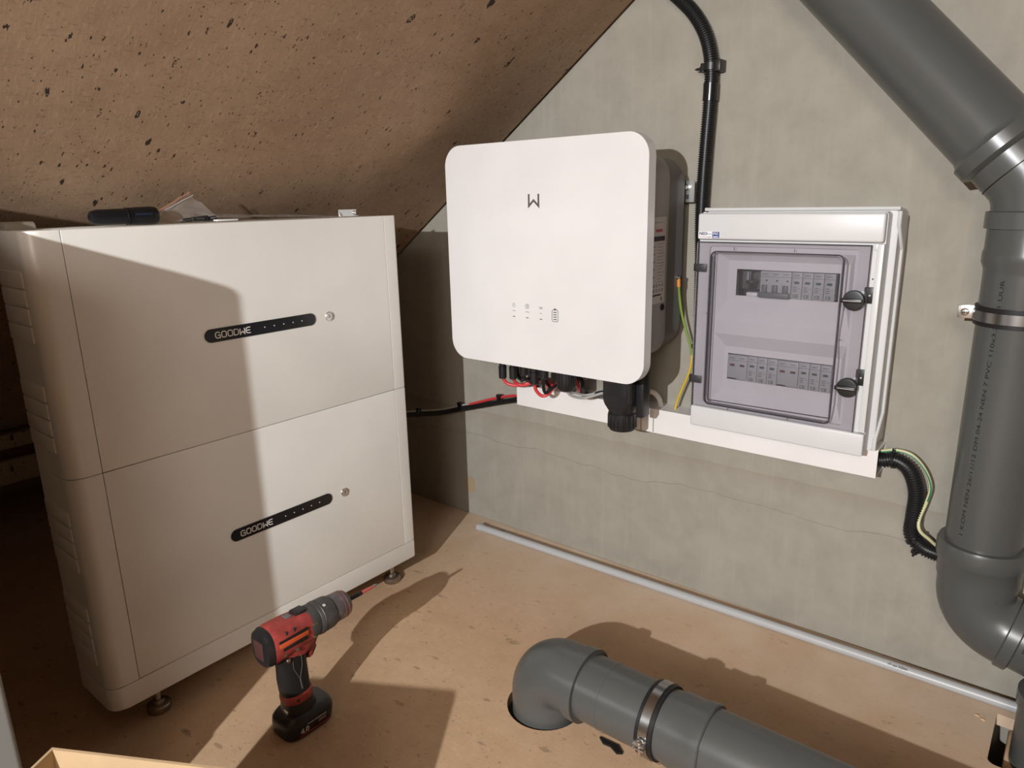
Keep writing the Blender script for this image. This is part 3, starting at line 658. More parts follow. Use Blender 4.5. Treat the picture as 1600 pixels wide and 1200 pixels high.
# modular devices behind the door
CE = None
def device(x0, x1, z0, z1, kind, label, poles):
    t = empty('circuit_breaker', ((x0+x1)/2, -.06, z0), label, 'circuit breaker', 'modular devices in the distribution board')
    zc = (z0+z1)/2; yf = -.0855; wd = (x1-x0)/poles
    obj('body', box(B(), (x0+.0002, yf, z0), (x1-.0002, -.038, z1), .0012), M_BRK, t)
    for k in range(poles):
        cx = x0+wd*(k+.5)
        if kind == 'switch':
            obj('toggle', box(B(), (cx-.0045, yf-.006, z0+.007), (cx+.0045, yf, z0+.022), .001), M_BRKD, t)
            obj('window', box(B(), (cx+.001, yf-.0004, z1-.018), (cx+.0045, yf, z1-.0158)), M_DARK, t, smooth=0)
        else:
            m = M_GREEN if kind == 'module' else M_REDW
            z = z1-.0185 if kind == 'module' else z0+.0265
            obj('window', prism(B(), rrect(cx-.0046, cx+.0046, z-.0021, z+.0021, .0018 if kind == 'module' else .0006, 3), 'y', yf-.0005, yf), m, t, smooth=0)
        obj('print_line', box(B(), (cx-.0055, yf-.0003, z1-.0058), (cx+.0045, yf, z1-.0049)), M_INK, t, smooth=0)
        obj('print_line', box(B(), (x0+wd*k+.0008, yf-.0003, z1-.0102), (x0+wd*(k+1)-.0008, yf, z1-.0095)), M_BRKD, t, smooth=0)
        if kind == 'module':
            obj('ce_mark', text_bm('CE', .0078, (cx-.0010, yf-.0003, z0+.0052), (1, 0, 0), (0, 0, 1), .0001, 'CENTER', .0001), M_INK, t, smooth=0, label='printed CE mark')
            for q in range(3): obj('print_line', box(B(), (cx-.006, yf-.0003, z0+.0135+q*.0036), (cx+.0005, yf, z0+.0148+q*.0036)), M_BRKD, t, smooth=0)
            obj('print_line', box(B(), (cx+.003, yf-.0003, z0+.019), (cx+.0065, yf, z0+.0198)), M_BRKD, t, smooth=0)
    if kind == 'switch':
        obj('toggle_bar', box(B(), (x0+.001, yf-.0085, z0-.0015), (x1-.001, yf-.001, z0+.0085), .001), M_BRKD, t, label='grey bar joining the three toggles')
    return t
device(.6985, .7555, .7045, .7515, 'switch', 'three-pole breaker with linked grey toggles in the upper row', 3)
for k in range(4): device(.7558+k*.0189, .7558+(k+1)*.0189, .7035, .7515, 'module', ['first', 'second', 'third', 'last'][k]+' of four slim modules with green windows in the upper row', 1)
x = .6450
for nm, kind, p in (('leftmost double device with two red marks in the lower row', 'double', 2), (None, 'module', 3), ('double device with two red marks in the middle of the lower row', 'double', 2), (None, 'module', 3)):
    if nm: device(x, x+.0195*p, .5405, .5865, kind, nm, p); x += .0195*p
    else:
        side = 'left' if x < .72 else 'right'
        for k in range(p):
            device(x, x+.0193, .5370, .5872, kind, ['first', 'second', 'third'][k]+' of the three CE-marked modules at the '+side+' of the lower row', 1); x += .0193
# wiring clip seen in the empty slot
obj('busbar_clip', box(B(), (.6715, -.072, .713), (.6755, -.034, .749), .001), M_BLACK, bd)
obj('busbar_clip', box(B(), (.667, -.074, .725), (.680, -.05, .731), .001), M_BLACK, bd)
obj('blank_cover', box(B(), (.671, -.079, .7025), (.692, -.06, .7095), .001), M_INNER, bd)
obj('grey_terminal', box(B(), (.657, -.045, .727), (.670, -.035, .745), .001), M_BRK, bd)

# ------------------------------------------------------------------ corrugated conduits and wires
def corrugated(pts, r, pitch):
    c = resample(catmull(pts, 14), pitch/4); rad = [r if (i % 4) in (1, 2) else r*.84 for i in range(len(c))]
    return tube(B(), c, r, 16, True, rad)
def band(c, axis, r, wd, th=.0012):
    return lathe(B(), [(-wd/2, r), (-wd/2, r+th), (wd/2, r+th), (wd/2, r)], c, axis, 20)
t = empty('corrugated_conduit', (.55, -.02, .9), 'black corrugated conduit curving down the wall behind the board', 'conduit')
CP = [(.37, -.022, 1.335), (.40, -.021, 1.318), (.44, -.02, 1.292), (.482, -.02, 1.257), (.516, -.02, 1.222), (.541, -.02, 1.179), (.553, -.02, 1.127), (.553, -.02, 1.063), (.549, -.02, .969), (.5465, -.02, .858), (.5505, -.021, .769), (.5535, -.022, .676), (.556, -.023, .60), (.558, -.024, .50), (.56, -.03, .436)]
obj('hose', corrugated(CP, .0137, .0043), M_BLACK, t)
obj('tape_wrap', tube(B(), [Vector((.5535, -.02, 1.098)), Vector((.5535, -.02, 1.08)), Vector((.553, -.02, 1.066))], .0143, 18), M_BLACKGL, t)
t = empty('conduit_clip', (.553, -.01, 1.127), 'black wall clip holding the corrugated conduit', 'clip')
obj('strap', lathe(B(), [(-.0065, .0138), (-.0065, .0162), (.0065, .0162), (.0065, .0138)], (.553, -.02, 1.127), (0, 0, 1), 22), M_BLACK, t)
obj('foot', box(B(), (.562, -.030, 1.117), (.5745, -.001, 1.138), .001), M_BLACK, t)
obj('nail', lathe(B(), [(0, .0048), (.006, .0048), (.0065, .0028), (.013, .0025), (.018, .0006)], (.538, -.022, 1.1255), (-1, 0, -.03), 12), M_BLACK, t)
obj('strap', box(B(), (.534, -.028, 1.1175), (.541, -.012, 1.1345), .001), M_BLACK, t)
t = empty('corrugated_conduit', (.98, -.03, .33), 'short black corrugated conduit bending from the duct end to the drain pipe', 'conduit')
CQ = [(.905, -.032, .4115), (.925, -.032, .4120), (.948, -.03, .4165), (.973, -.03, .401), (.9875, -.03, .363), (.988, -.03, .315), (.989, -.03, .281), (1.007, -.03, .2615), (1.036, -.029, .254), (1.09, -.022, .245)]
obj('hose', corrugated(CQ, .0142, .0045), M_BLACK, t)
for c, ax in (((.944, -.03, .4155), (.9, 0, .1)), ((.993, -.03, .273), (.6, 0, -.8))):
    tie = obj('cable_tie', band(c, ax, .0142, .0055), M_BLACKGL, t)
    obj('tie_head', box(B(), (c[0]-.003, c[1]-.004, c[2]+.0135), (c[0]+.003, c[1]+.003, c[2]+.0225), .0008) if c[2] > .3 else box(B(), (1.0, -.04, .285), (1.012, -.03, .292), .001), M_BLACKGL, tie)
obj('nail_clip', lathe(B(), [(0, .006), (.007, .006), (.0075, .003), (.014, .002)], (.9975, -.03, .2525), (-.2, 0, -1), 12), M_BLACK, t)
EW = [(.905, -.03, .428), (.924, -.03, .4295), (.947, -.03, .4355), (.973, -.03, .4315), (.995, -.03, .410), (1.008, -.03, .380), (1.005, -.031, .349), (.9985, -.037, .317), (1.002, -.043, .298), (1.018, -.038, .283), (1.036, -.03, .268), (1.075, -.02, .255)]
t = empty('earth_wire', (.99, -.03, .35), 'pale yellow and green earth wire following the short conduit', 'wire')
pts = catmull(EW, 8)
obj('core', tube(B(), pts, .0030, 10), M_GY2, t)
T, N = frames(pts)
half = len(pts)*6//11
obj('green_stripe', tube(B(), [p + Vector((.0009, -.0022, -.0014)) for p in pts[:half]], .0014, 8), M_GREENL, t)
EY = [(.519, -.055, .722), (.519, -.052, .71), (.517, -.045, .69), (.521, -.038, .649), (.531, -.033, .61), (.541, -.03, .576), (.543, -.03, .55), (.539, -.03, .524), (.526, -.03, .49), (.513, -.03, .452), (.508, -.03, .42)]
t = empty('earth_wire', (.52, -.04, .55), 'yellow-green earth wire hanging from the inverter side to the duct', 'wire')
pts = catmull(EY, 8); k1 = len(pts)*55//100
obj('green_length', tube(B(), pts[:k1+1], .0027, 10), M_GY_G, t); obj('yellow_length', tube(B(), pts[k1:], .0027, 10), M_GY_Y, t)
obj('terminal', tube(B(), [Vector((.519, -.055, .725)), Vector((.519, -.053, .708))], .0036, 10), M_COPPER, t)
obj('wire_clip', box(B(), (.5440, -.036, .5785), (.5575, -.022, .5875), .001), M_BLACK, t)
# battery cables along the wall
t = empty('battery_cable', (-.1, -.03, .34), 'black cable bundle running from behind the battery stack to the duct', 'cable')
BC = [(-.33, -.22, .322), (-.27, -.14, .314), (-.24, -.085, .309), (-.20, -.045, .310), (-.142, -.026, .327), (-.069, -.024, .349), (0, -.024, .370), (.074, -.03, .392), (.13, -.035, .41)]
obj('sheath', tube(B(), catmull(BC, 8), .0042, 10), M_BLACKM, t)
obj('sheath', tube(B(), catmull([(a, b-.004, c-.005) for a, b, c in BC], 8), .0038, 10), M_BLACKM, t)
for c in ((-.245, -.087, .311), (-.144, -.024, .331), (-.001, -.022, .376)):
    tie = obj('cable_tie', box(B(), (c[0]-.003, c[1]-.009, c[2]-.012), (c[0]+.003, c[1]+.005, c[2]+.006), .001), M_BLACKGL, t)
    obj('tie_head', box(B(), (c[0]-.0055, c[1]-.008, c[2]+.004), (c[0]+.0055, c[1]+.003, c[2]+.013), .001), M_BLACKGL, tie)
cable('battery_cable', [(-.33, -.215, .329), (-.27, -.135, .321), (-.24, -.08, .316), (-.20, -.04, .317), (-.142, -.020, .334), (-.115, -.018, .341)], .0024, M_GREYC, 'thin grey cable tied to the black bundle beside the battery stack')
cable('battery_cable', [(-.125, -.016, .337), (-.097, -.017, .3465), (-.05, -.018, .3635), (-.004, -.018, .3785), (.04, -.022, .391), (.074, -.03, .398), (.12, -.035, .41)], .0035, M_RED, 'red cable tied to the black bundle, entering the left end of the duct')

# ------------------------------------------------------------------ drain pipes on the wall
PY = -.09; PX = 1.1005; PR = .055
dv = Vector((.679, 0, -.734)); K = Vector((PX, PY, .893))
def arc_path(k, din, dout, rad, n=12):
    a = din.normalized(); b = dout.normalized(); ang = a.angle(b); tl = rad*math.tan(ang/2)
    p0 = k-a*tl; nrm = (b-a*a.dot(b)).normalized(); c = p0+nrm*rad
    return [c - nrm*rad*math.cos(ang*i/n) + a*rad*math.sin(ang*i/n) for i in range(n+1)], tl
DR = .0605
ue, tl = arc_path(K, dv, Vector((0, 0, -1)), .085)
j0 = K-dv*.068
obj('drain_pipe', lathe(B(), [(0, .05), (0, DR), (.585, DR), (.591, DR+.002), (.595, DR+.0065), (.613, DR+.0065), (.617, DR+.001), (.621, DR-.004), (.6215, .05)], j0-dv*.617, dv, 48), M_PVC, label='thick grey drain pipe running diagonally across the upper right wall', cat='pipe')
bm = B(); path = [K-dv*.075, K-dv*.045] + ue[1:-1] + [K+Vector((0, 0, -.034)), K+Vector((0, 0, -.036)), K+Vector((0, 0, -.06)), K+Vector((0, 0, -.0605))]
rad = [.0575, .0580] + [.0570]*(len(ue)-2) + [.0570, .0625, .0625, .0585]
tube(bm, path, .06, 48, True, rad)
el = obj('pipe_elbow', bm, M_PVC, label='grey elbow joining the diagonal pipe to the upright pipe', cat='pipe')
obj('joint_line', lathe(B(), [(0, .0583), (.0004, .0588), (.0012, .0588), (.0016, .0583)], K-dv*.040, dv, 40), M_BLACKM, el)
up_ = obj('drain_pipe', lathe(B(), [(0, PR), (.46, PR), (.468, PR+.0005), (.478, PR+.0045), (.492, PR+.0045), (.498, PR+.0028), (.528, PR+.0028), (.5285, PR-.006)], (PX, PY, .305), (0, 0, 1), 48), M_PVC, label='upright grey drain pipe with printed text beside the distribution board', cat='pipe')
tx = text_bm('1 KOM NEN 26/11/12 DM 04-24 NEN 7 PVC 110x3.2 50/1 UUR', .0085, (0, 0, 0), (1, 0, 0), (0, 1, 0), .00005)
L = max(v.co.x for v in tx.verts)
for v in tx.verts:
    s = v.co.x/L; a = math.radians(-120.5) - v.co.y/PR + s*math.radians(6.3)
    v.co = Vector((PX+(PR+.0003)*math.cos(a), PY+(PR+.0003)*math.sin(a), .345+.415*s))
obj('printed_text', tx, mat('faint_print', (.035, .036, .035), .5), up_, smooth=0, label='faint black printed line along the pipe')
K2 = Vector((PX, PY, .193)); dh = Vector((.97, -.06, -.22)).normalized()
le, tl2 = arc_path(K2, Vector((0, 0, -1)), dh, .062, 16)
bm = B(); z = lambda d: Vector((PX, PY, d))
path = [z(.327), z(.3265), z(.320), z(.300), z(.293), z(.290), z(.262), z(.2615)] + le + [K2+dh*(tl2+.004), K2+dh*(tl2+.006), K2+dh*(tl2+.022), K2+dh*(tl2+.024)]
rad = [.0560, .0632, .0655, .0655, .0632, .0612, .0605, .0582] + [.0578]*len(le) + [.0580, .0618, .0618, .0575]
tube(bm, path, .06, 48, True, rad)
obj('pipe_elbow', bm, M_PVC, label='grey elbow at the foot of the upright pipe, turning right', cat='pipe')
p0 = K2+dh*(tl2+.015)
hp = obj('drain_pipe', lathe(B(), [(0, PR), (.5, PR), (.5005, .03)], p0, dh, 44), M_PVC, label='grey pipe leaving the lower elbow towards the right edge', cat='pipe')
tx = text_bm('110 PVC', .014, (0, 0, 0), (1, 0, 0), (0, 1, 0), .00005, bold=.0006)
side = Vector((0, -1, 0)); side = (side-dh*side.dot(dh)).normalized(); upv = dh.cross(side)*-1
if upv.z < 0: upv = -upv
for v in tx.verts:
    a = .15+v.co.y/PR; v.co = p0+dh*(.014+v.co.x) + (side*math.cos(a)+upv*math.sin(a))*(PR+.0003)
obj('printed_text', tx, M_INK, hp, smooth=0)
obj('drain_pipe', lathe(B(), [(0, PR), (.19, PR), (.192, PR+.004), (.215, PR+.004), (.2155, PR-.004)], (1.2385, -.12, -.11), (0, 0, 1), 44), M_PVC, label='vertical grey pipe going down through the floor cut-out', cat='pipe')
# wall clamp on the upright pipe
t = empty('pipe_clamp', (PX, PY, .703), 'steel pipe clamp with black rubber lining around the upright pipe', 'clamp')
obj('rubber_lining', lathe(B(), [(-.0145, PR+.0004), (-.0145, PR+.004), (.0145, PR+.004), (.0145, PR+.0004)], (PX, PY, .703), (0, 0, 1), 48), M_BLACKM, t)
obj('steel_band', lathe(B(), [(-.0085, PR+.003), (-.0078, PR+.0056), (.0078, PR+.0056), (.0085, PR+.003)], (PX, PY, .703), (0, 0, 1), 48), M_CLAMP, t)
ear = obj('ear', box(B(), (PX-PR-.0255, PY-.004, .6935), (PX-PR-.002, PY-.0015, .7135), .0006), M_STEEL, t)
obj('ear', box(B(), (PX-PR-.0255, PY+.0025, .6935), (PX-PR-.002, PY+.005, .7135), .0006), M_STEEL, t)
sc = obj('screw', lathe(B(), [(-.02, .003), (0, .003), (.0002, .0062), (.003, .0056), (.0042, .0035)], (PX-PR-.0155, PY-.004, .7035), (0, -1, 0), 16), M_CHROME, t)
for a in (0, 1): obj('cross_slot', box(B(), (PX-PR-.0155-(.0035 if a else .0006), PY-.0084, .7035-(.0006 if a else .0035)), (PX-PR-.0155+(.0035 if a else .0006), PY-.0076, .7035+(.0006 if a else .0035))), M_DARK, sc, smooth=0)
obj('threaded_rod', lathe(B(), [(0, .005), (.034, .005)], (PX, -.0005, .703), (0, -1, 0), 12), M_STEEL, t)

# ------------------------------------------------------------------ pipe on the floor
FY, FZ, FR = -.523, .082, .0555
K3 = Vector((.5165, FY, FZ))
fe, tl3 = arc_path(K3, Vector((0, 0, 1)), Vector((1, 0, 0)), .050, 16)
bm = B(); path = [Vector((.5165, FY, -.12)), Vector((.5165, FY, .012))] + fe + [Vector((.592, FY, FZ)), Vector((.593, FY, FZ)), Vector((.612, FY, FZ)), Vector((.6125, FY, FZ))]
rad = [.0595, .0595] + [.0595]*len(fe) + [.0598, .0632, .0632, .0565]
tube(bm, path, .06, 48, True, rad)
obj('pipe_elbow', bm, M_PVC, label='grey elbow rising out of the hole in the floor', cat='pipe')
X = lambda a: (a, FY, FZ)
obj('drain_pipe', lathe(B(), [(0, FR), (.05, FR), (.0505, FR+.0006), (.0565, FR+.0006), (.057, FR), (.215, FR)], X(.600), (1, 0, 0), 48), M_PVC, label='grey pipe lying along the floor from the rising elbow', cat='pipe')
obj('pipe_socket', lathe(B(), [(0, FR+.0003), (.001, FR+.003), (.035, FR+.003), (.042, FR+.0055), (.0555, FR+.0055), (.0575, FR+.0035), (.0576, FR-.004)], X(.775), (1, 0, 0), 48), M_PVC, label='grey socket on the floor pipe beyond the clamp', cat='pipe')
obj('drain_pipe', lathe(B(), [(0, FR), (.9, FR)], X(.828), (1, 0, 0), 48), M_PVC, label='grey floor pipe continuing out at the bottom edge', cat='pipe')
t = empty('pipe_clamp', (.745, FY, 0), 'steel pipe clamp with black rubber lining on the floor pipe', 'clamp')
c = X(.745)
obj('rubber_lining', lathe(B(), [(-.0145, FR+.0004), (-.0145, FR+.004), (.0145, FR+.004), (.0145, FR+.0004)], c, (1, 0, 0), 48), M_BLACKM, t)
obj('steel_band', lathe(B(), [(-.0082, FR+.003), (-.0075, FR+.0058), (.0075, FR+.0058), (.0082, FR+.003)], c, (1, 0, 0), 48), M_CLAMP, t)
obj('ear', box(B(), (.7355, FY-FR-.018, FZ-.006), (.7545, FY-FR-.003, FZ-.0035), .0006), M_STEEL, t)
obj('ear', box(B(), (.7355, FY-FR-.018, FZ+.001), (.7545, FY-FR-.003, FZ+.0035), .0006), M_STEEL, t)
sc = obj('screw', lathe(B(), [(-.026, .0026), (0, .0026), (.0002, .0055), (.003, .005), (.004, .003)], (.745, FY-FR-.011, FZ+.0035), (0, 0, 1), 14), M_CHROME, t)
obj('threaded_rod', lathe(B(), [(0, .005), (FZ-FR, .005)], (.745, FY, 0), (0, 0, 1), 12), M_STEEL, t)
obj('black_wedge', prism(B(), [(.640, -.535), (.652, -.5435), (.666, -.542), (.682, -.549), (.690, -.543), (.676, -.533)], 'z', .0003, .004), M_BLACKM, smooth=0, label='small flat black scrap on the floor under the pipe', cat='wedge')  # flat black wedge filling the dark slit under the pipe

# thin plastic tube along the wall
a, b = Vector((-.050, -.0705, .0098)), Vector((1.30, -.0345, .0098))
t = empty('plastic_tube', (.6, -.05, 0), 'thin light grey plastic tube lying on the floor along the wall', 'pipe')
d = (b-a).normalized()
obj('tube', lathe(B(), [(0, .006), (.0002, .0095), ((b-a).length, .0095)], a, d, 20), M_PVCL, t)
obj('end_socket', lathe(B(), [(0, .0096), (.0005, .0105), (.016, .0105), (.0165, .0096)], a, d, 20), M_PVCL, t)
obj('joint_sleeve', lathe(B(), [(0, .0096), (.0005, .0101), (.008, .0101), (.0085, .0096)], a+d*.106, d, 20), M_PVCL, t)
tx = text_bm('19 mm KEMA', .006, (0, 0, 0), (1, 0, 0), (0, 1, 0), .00005, bold=.0003)
for v in tx.verts:
    an = v.co.y/.0095+.75; v.co = a+d*(1.03+v.co.x)+(Vector((0, -1, 0))*math.cos(an)+Vector((0, 0, 1))*math.sin(an))*.0098
obj('printed_text', tx, M_INKG, t, smooth=0)
for k, (p, q) in enumerate((((-.052, -.052, .004), (.002, -.035, .004)), ((-.035, -.046, .0035), (.012, -.030, .0035)))):
    obj('wood_splinter', prism(B(), [(p[0], p[1]), (q[0], q[1]-.004), (q[0]+.004, q[1]), (p[0]+.004, p[1]+.006)], 'z', .0004, .0035-.001*k), M_LABEL if k else M_PINE, smooth=0, label=['pale wood splinter behind the end of the plastic tube', 'thin grey chip near the wall by the tube end'][k], cat='splinter')
for k, (x, y) in enumerate(((1.128, -.088), (1.137, -.094))):
    obj('wood_splinter', prism(B(), [(x, y), (x+.007, y-.002), (x+.006, y+.004)], 'z', .0003, .0022), M_PINE, smooth=0, label=['tiny wood chip beside the tube near the floor cut-out', 'tiny wood chip closest to the floor cut-out'][k], cat='splinter')

# ------------------------------------------------------------------ cordless drill
DX, DZ = .206, .186
drl = empty('cordless_drill', (DX, -.82, 0), 'red and black cordless drill standing on its battery on the floor', 'drill')
AX = (0, 1, 0)
def sect(bm, secs, n=24, pw=2.6):
    """loft of super-ellipse sections: (centre, halfwidth x, half extent along v, v axis)"""
    prev = None
    for c, hx, hv, vx in secs:
        c = Vector(c); vx = Vector(vx).normalized(); ring = []
        for k in range(n):
            a = 2*PI*k/n; ca, sa = math.cos(a), math.sin(a)
            ring.append(bm.verts.new(c + Vector((1, 0, 0))*hx*math.copysign(abs(ca)**(2/pw), ca) + vx*hv*math.copysign(abs(sa)**(2/pw), sa)))
        if prev:
            for k in range(n): bm.faces.new((prev[k], prev[(k+1) % n], ring[(k+1) % n], ring[k]))
        else: bm.faces.new(ring[::-1])
        prev = ring
    bm.faces.new(prev); return bm
Z = (0, 0, 1)
mh = sect(B(), [((DX, -.884, DZ-.002), .023, .028, Z), ((DX, -.880, DZ-.002), .0275, .0325, Z), ((DX, -.868, DZ-.001), .0295, .034, Z), ((DX, -.842, DZ), .0290, .033, Z), ((DX, -.815, DZ), .0275, .031, Z), ((DX, -.800, DZ), .027, .030, Z)])
hs = obj('motor_housing', mh, M_REDP, drl, label='scuffed red motor housing')
obj('rear_cap', sect(B(), [((DX, -.8885, DZ-.002), .020, .025, Z), ((DX, -.8865, DZ-.002), .0258, .0308, Z), ((DX, -.8775, DZ-.0015), .0288, .0338, Z), ((DX, -.8755, DZ-.0015), .0286, .0334, Z)]), M_BLACK, hs)
obj('rear_plate', box(B(), (DX-.013, -.8898, DZ-.019), (DX+.013, -.8883, DZ+.014), .0006), mat('rear_brown', (.07, .028, .024), .5), hs)
for s in (1, -1):
    x = DX+s*.0283
    for (y0, y1, z0, z1, m) in ((-.868, -.812, .0085, .0125, M_BLACKM), (-.868, -.812, -.0010, .0070, mat('orange_badge', (.52, .085, .025), .4)), (-.862, -.815, -.0078, -.0022, M_BLACKM)):
        bm = B(); xa, xb = sorted((x-s*.004, x+s*.0016)); box(bm, (xa, y0, DZ+z0), (xb, y1, DZ+z1), .0008); obj('side_badge', bm, m, hs)
    for yy in (-.853, -.838):
        xa, xb = sorted((x-s*.007, x-s*.0012)); obj('vent_slot', box(B(), (xa, yy, DZ+.0165), (xb, yy+.003, DZ+.0225), .0005), M_DARK, hs)
    for (yy, zz) in ((-.858, -.0175), (-.835, -.0195), (-.793, .008), (-.800, -.014)):
        xa = x-s*.0055; obj('screw', lathe(B(), [(0, .0032), (.0045, .0032), (.005, .002)], (xa, yy, DZ+zz), (s, 0, 0), 12), M_STEELD, hs)
gb = obj('gearbox', sect(B(), [((DX, -.806, DZ+.001), .0265, .0295, Z), ((DX, -.800, DZ+.001), .0275, .0305, Z), ((DX, -.784, DZ+.001), .0268, .029, Z), ((DX, -.780, DZ+.001), .025, .027, Z)], 24, 2.2), mat('gearbox_grey', (.06, .058, .056), .5, var=.2), drl)
obj('speed_switch', box(B(), (DX-.010, -.822, DZ+.028), (DX+.010, -.800, DZ+.0345), .0015), M_BLACK, drl)
obj('speed_label', box(B(), (DX-.006, -.838, DZ+.031), (DX+.006, -.826, DZ+.0335), .0006), M_BRKD, drl)
for a in range(6):
    an = a*PI/3+.3; obj('gearbox_screw', lathe(B(), [(0, .003), (.012, .003)], (DX+.0262*math.cos(an), -.803, DZ+.028*math.sin(an)), AX, 10), M_STEELD, gb)
M_CLUTCH = mat('clutch_grey', (.05, .048, .046), .45, var=.25, vscale=60)
cl = obj('clutch_ring', lathe(B(), [(0, .0285), (.002, .0300), (.028, .0292), (.033, .0278), (.035, .023)], (DX, -.782, DZ+.001), AX, 32), M_CLUTCH, drl)
obj('white_tick', box(B(), (DX+.0130, -.770, DZ+.0262), (DX+.0180, -.766, DZ+.0282)), M_LOGO, cl, smooth=0)
obj('scale_line', lathe(B(), [(0, .0296), (.0008, .0306), (.0016, .0296)], (DX, -.776, DZ+.001), AX, 32), M_STEELD, cl)
ch = obj('chuck', lathe(B(), [(0, .0245), (.002, .0258), (.0235, .0250), (.0245, .0244), (.0255, .0249), (.033, .0230), (.036, .0198), (.039, .0140), (.040, .006)], (DX, -.748, DZ+.001), AX, 32), mat('chuck_metal', (.17, .16, .16), .38, metal=.7, var=.2), drl)
obj('red_ring', lathe(B(), [(0, .0249), (.0003, .0255), (.0009, .0254), (.0012, .0248)], (DX, -.7300, DZ+.001), AX, 32), M_REDP, ch)
obj('red_ring', lathe(B(), [(0, .0246), (.0003, .0251), (.0009, .0249), (.0012, .0243)], (DX, -.7215, DZ+.001), AX, 32), M_REDP, ch)
bt = obj('screwdriver_bit', lathe(B(), [(0, .0042), (.034, .0042), (.0345, .0032)], (DX, -.7095, DZ+.001), AX, 6), M_BLACKM, drl)
obj('bit_tip', lathe(B(), [(0, .0034), (.018, .0032), (.027, .0024)], (DX, -.6755, DZ+.001), AX, 10), mat('bit_red', (.45, .09, .07), .35), bt)
obj('bit_point', lathe(B(), [(0, .0026), (.007, .0028), (.011, .0012)], (DX, -.6487, DZ+.001), AX, 10), M_BIT, bt)
# handle and trigger
HV = (0, 1, 0)
bm = sect(B(), [((DX, -.836, DZ-.026), .0200, .030, HV), ((DX, -.834, .145), .0205, .0280, HV), ((DX, -.834, .128), .0205, .0262, HV), ((DX, -.834, .105), .0215, .0268, HV), ((DX, -.833, .082), .0222, .0262, HV), ((DX, -.831, .070), .0222, .0256, HV)], 24, 2.4)
hd = obj('handle', bm, M_BLACKM, drl, label='black rubber grip')
for q, (y0, y1) in enumerate(((-.842, -.834), (-.826, -.832))):
    obj('grip_seam', tube(B(), catmull([(DX+.0205, y0, .150), (DX+.0207, y0, .130), (DX+.0215, y1, .108), (DX+.0222, y1+.002, .086)], 5), .0004, 6), M_BRKD, hd)
obj('handle_neck', sect(B(), [((DX, -.826, DZ-.020), .0235, .043, HV), ((DX, -.826, DZ-.030), .0215, .0385, HV), ((DX, -.828, DZ-.040), .0196, .032, HV)], 24, 2.6), M_REDP, drl)
obj('trigger_guard', sect(B(), [((DX, -.792, DZ-.022), .017, .012, HV), ((DX, -.795, DZ-.037), .014, .0075, HV), ((DX, -.803, DZ-.058), .012, .0045, HV)], 20, 2.6), M_REDP, drl)
obj('trigger', sect(B(), [((DX, -.795, DZ-.034), .0085, .010, HV), ((DX, -.793, DZ-.048), .0085, .0095, HV), ((DX, -.800, DZ-.060), .008, .008, HV)], 20, 2.6), M_BLACK, drl)
obj('direction_button', lathe(B(), [(0, .004), (.004, .004), (.005, .003)], (DX+.019, -.851, DZ-.034), (1, 0, 0), 12), M_STEELD, drl)
cr = obj('handle_collar', sect(B(), [((DX, -.831, .0775), .0230, .0265, HV), ((DX, -.831, .0705), .0240, .0276, HV), ((DX, -.831, .0655), .0240, .0278, HV), ((DX, -.831, .0600), .0230, .0268, HV)], 24, 2.4), M_REDP, drl, label='red collar below the grip')
obj('screw', lathe(B(), [(0, .0025), (.0022, .0025)], (DX+.0225, -.842, .069), (1, 0, 0), 10), M_DARK, cr)
obj('lower_handle', sect(B(), [((DX, -.831, .061), .0232, .0268, HV), ((DX, -.830, .050), .0240, .0285, HV), ((DX, -.828, .036), .0255, .032, HV)], 24, 2.4), M_BLACK, drl)
obj('silver_badge', box(B(), (DX+.0005, -.8585, .044), (DX+.012, -.8555, .052), .0006), M_STEEL, drl)
bp = obj('battery_pack', sect(B(), [((DX, -.824, .0), .030, .0440, HV), ((DX, -.824, .003), .0325, .0470, HV), ((DX, -.823, .020), .0345, .0485, HV), ((DX, -.822, .030), .0345, .0480, HV), ((DX, -.820, .0385), .030, .043, HV), ((DX, -.820, .0410), .025, .037, HV)], 36, 4.2), M_BLACK, drl, label='black battery pack')
xs = DX+.0345
obj('pack_print', text_bm('4.0', .014, (xs+.0001, -.851, .0155), (0, 1, 0), (.08, 0, 1), .0004, bold=.0003), M_LOGO, bp, smooth=0, label='printed 4.0')
obj('print_line', box(B(), (xs-.002, -.836, .0235), (xs+.0006, -.798, .0243)), M_LOGO, bp, smooth=0)
obj('print_line', box(B(), (xs-.002, -.815, .0150), (xs+.0006, -.799, .0205)), mat('badge_dim', (.22, .16, .13), .5), bp, smooth=0)
obj('red_line', box(B(), (xs-.003, -.853, .0075), (xs+.0004, -.790, .0083)), M_REDP, bp, smooth=0)

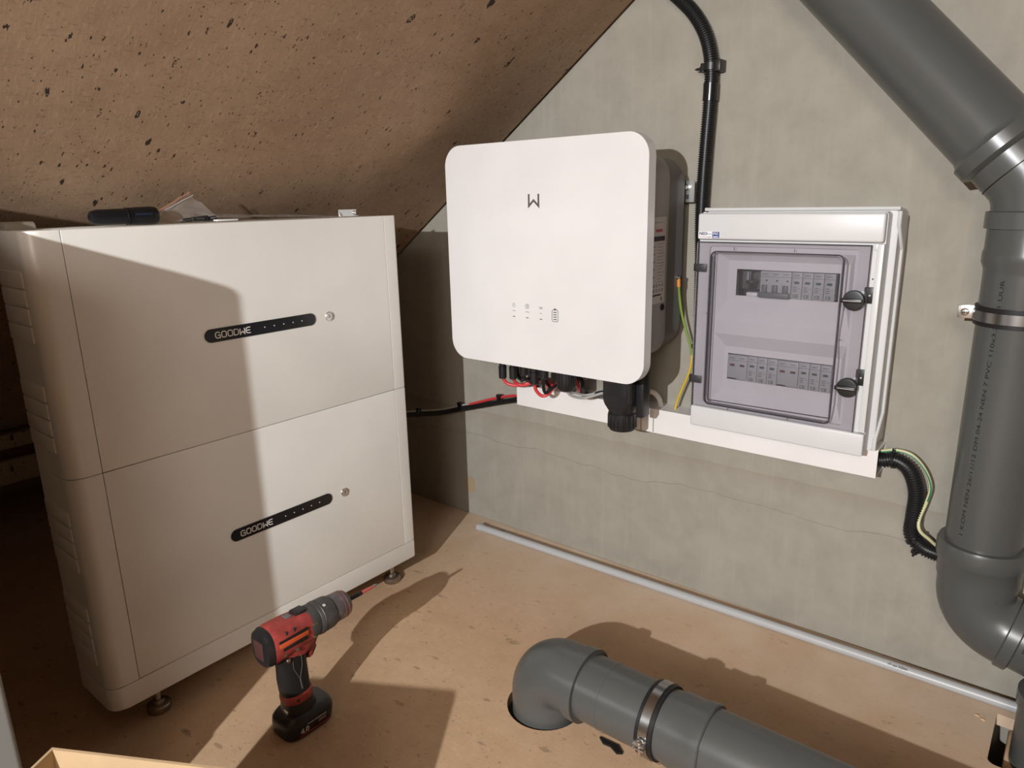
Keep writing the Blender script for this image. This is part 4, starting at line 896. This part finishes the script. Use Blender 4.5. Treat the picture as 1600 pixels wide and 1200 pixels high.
# ------------------------------------------------------------------ cardboard box, foreground left
cb = empty('cardboard_box', (.47, -1.28, 0), 'open brown cardboard box at the lower left corner', 'box')
A = Vector((.322, -1.2155, 0)); U = Vector((.868, .497, 0)).normalized(); V = Vector((.497, -.868, 0)).normalized(); W, D, H = .222, .30, .288; TH = .0035
def slab(p, a, b, c):
    bm = B(); q = [p, p+a, p+a+b, p+b]
    lo = [bm.verts.new(x) for x in q]; hi = [bm.verts.new(x+c) for x in q]
    bm.faces.new(lo); bm.faces.new(hi)
    for k in range(4): bm.faces.new((lo[k], lo[(k+1) % 4], hi[(k+1) % 4], hi[k]))
    return bm
zz = Vector((0, 0, H))
obj('side_panel', slab(A, U*W, V*TH, zz), M_CARD, cb, smooth=0); obj('side_panel', slab(A+V*(D-TH), U*W, V*TH, zz), M_CARD, cb, smooth=0)
obj('side_panel', slab(A+V*TH, U*TH, V*(D-2*TH), zz), M_CARD, cb, smooth=0); obj('side_panel', slab(A+V*TH+U*(W-TH), U*TH, V*(D-2*TH), zz), M_CARD, cb, smooth=0)
obj('bottom_panel', slab(A+V*TH+U*TH+Vector((0, 0, .0005)), U*(W-2*TH), V*(D-2*TH), Vector((0, 0, TH))), M_CARD, cb, smooth=0)
obj('flap', slab(A+U*(W-.0006)+V*.01+zz, V*(D-.02), (U*.05+Vector((0, 0, -.10))), U*TH*.8+Vector((0, 0, .001))), M_CARD, cb, smooth=0)
obj('flap', slab(A+V*(D-.0006)+U*.01+zz, U*(W-.02), (V*.06+Vector((0, 0, -.09))), V*TH*.8+Vector((0, 0, .001))), M_CARD, cb, smooth=0)

# ------------------------------------------------------------------ white metal cabinet at the left edge
prof = [(.251, .030), (.251, .858), (.247, .866), (.239, .8700), (.211, .876), (.111, .899), (.050, .909), (.035, .935), (-.080, .935), (-.080, .030)]  # unseen top and depth shaped to cast the shade around the battery
cp = empty('metal_cabinet', (.07, -1.6, 0), 'white metal cabinet standing close by at the left edge', 'cabinet')
obj('housing', prism(B(), prof, 'y', -1.232, -2.10, .006, 3, True), M_SHEET, cp, smooth=50)
obj('front_strip', box(B(), (.247, -2.09, .0302), (.2545, -1.2325, .20), .003), M_SHEET, cp)
obj('screw', lathe(B(), [(0, .003), (.0008, .0025)], (.251, -1.262, .275), (1, 0, 0), 10), M_INK, cp)
obj('base', box(B(), (-.07, -2.08, 0), (.24, -1.245, .031), .001), M_BLACKM, cp)
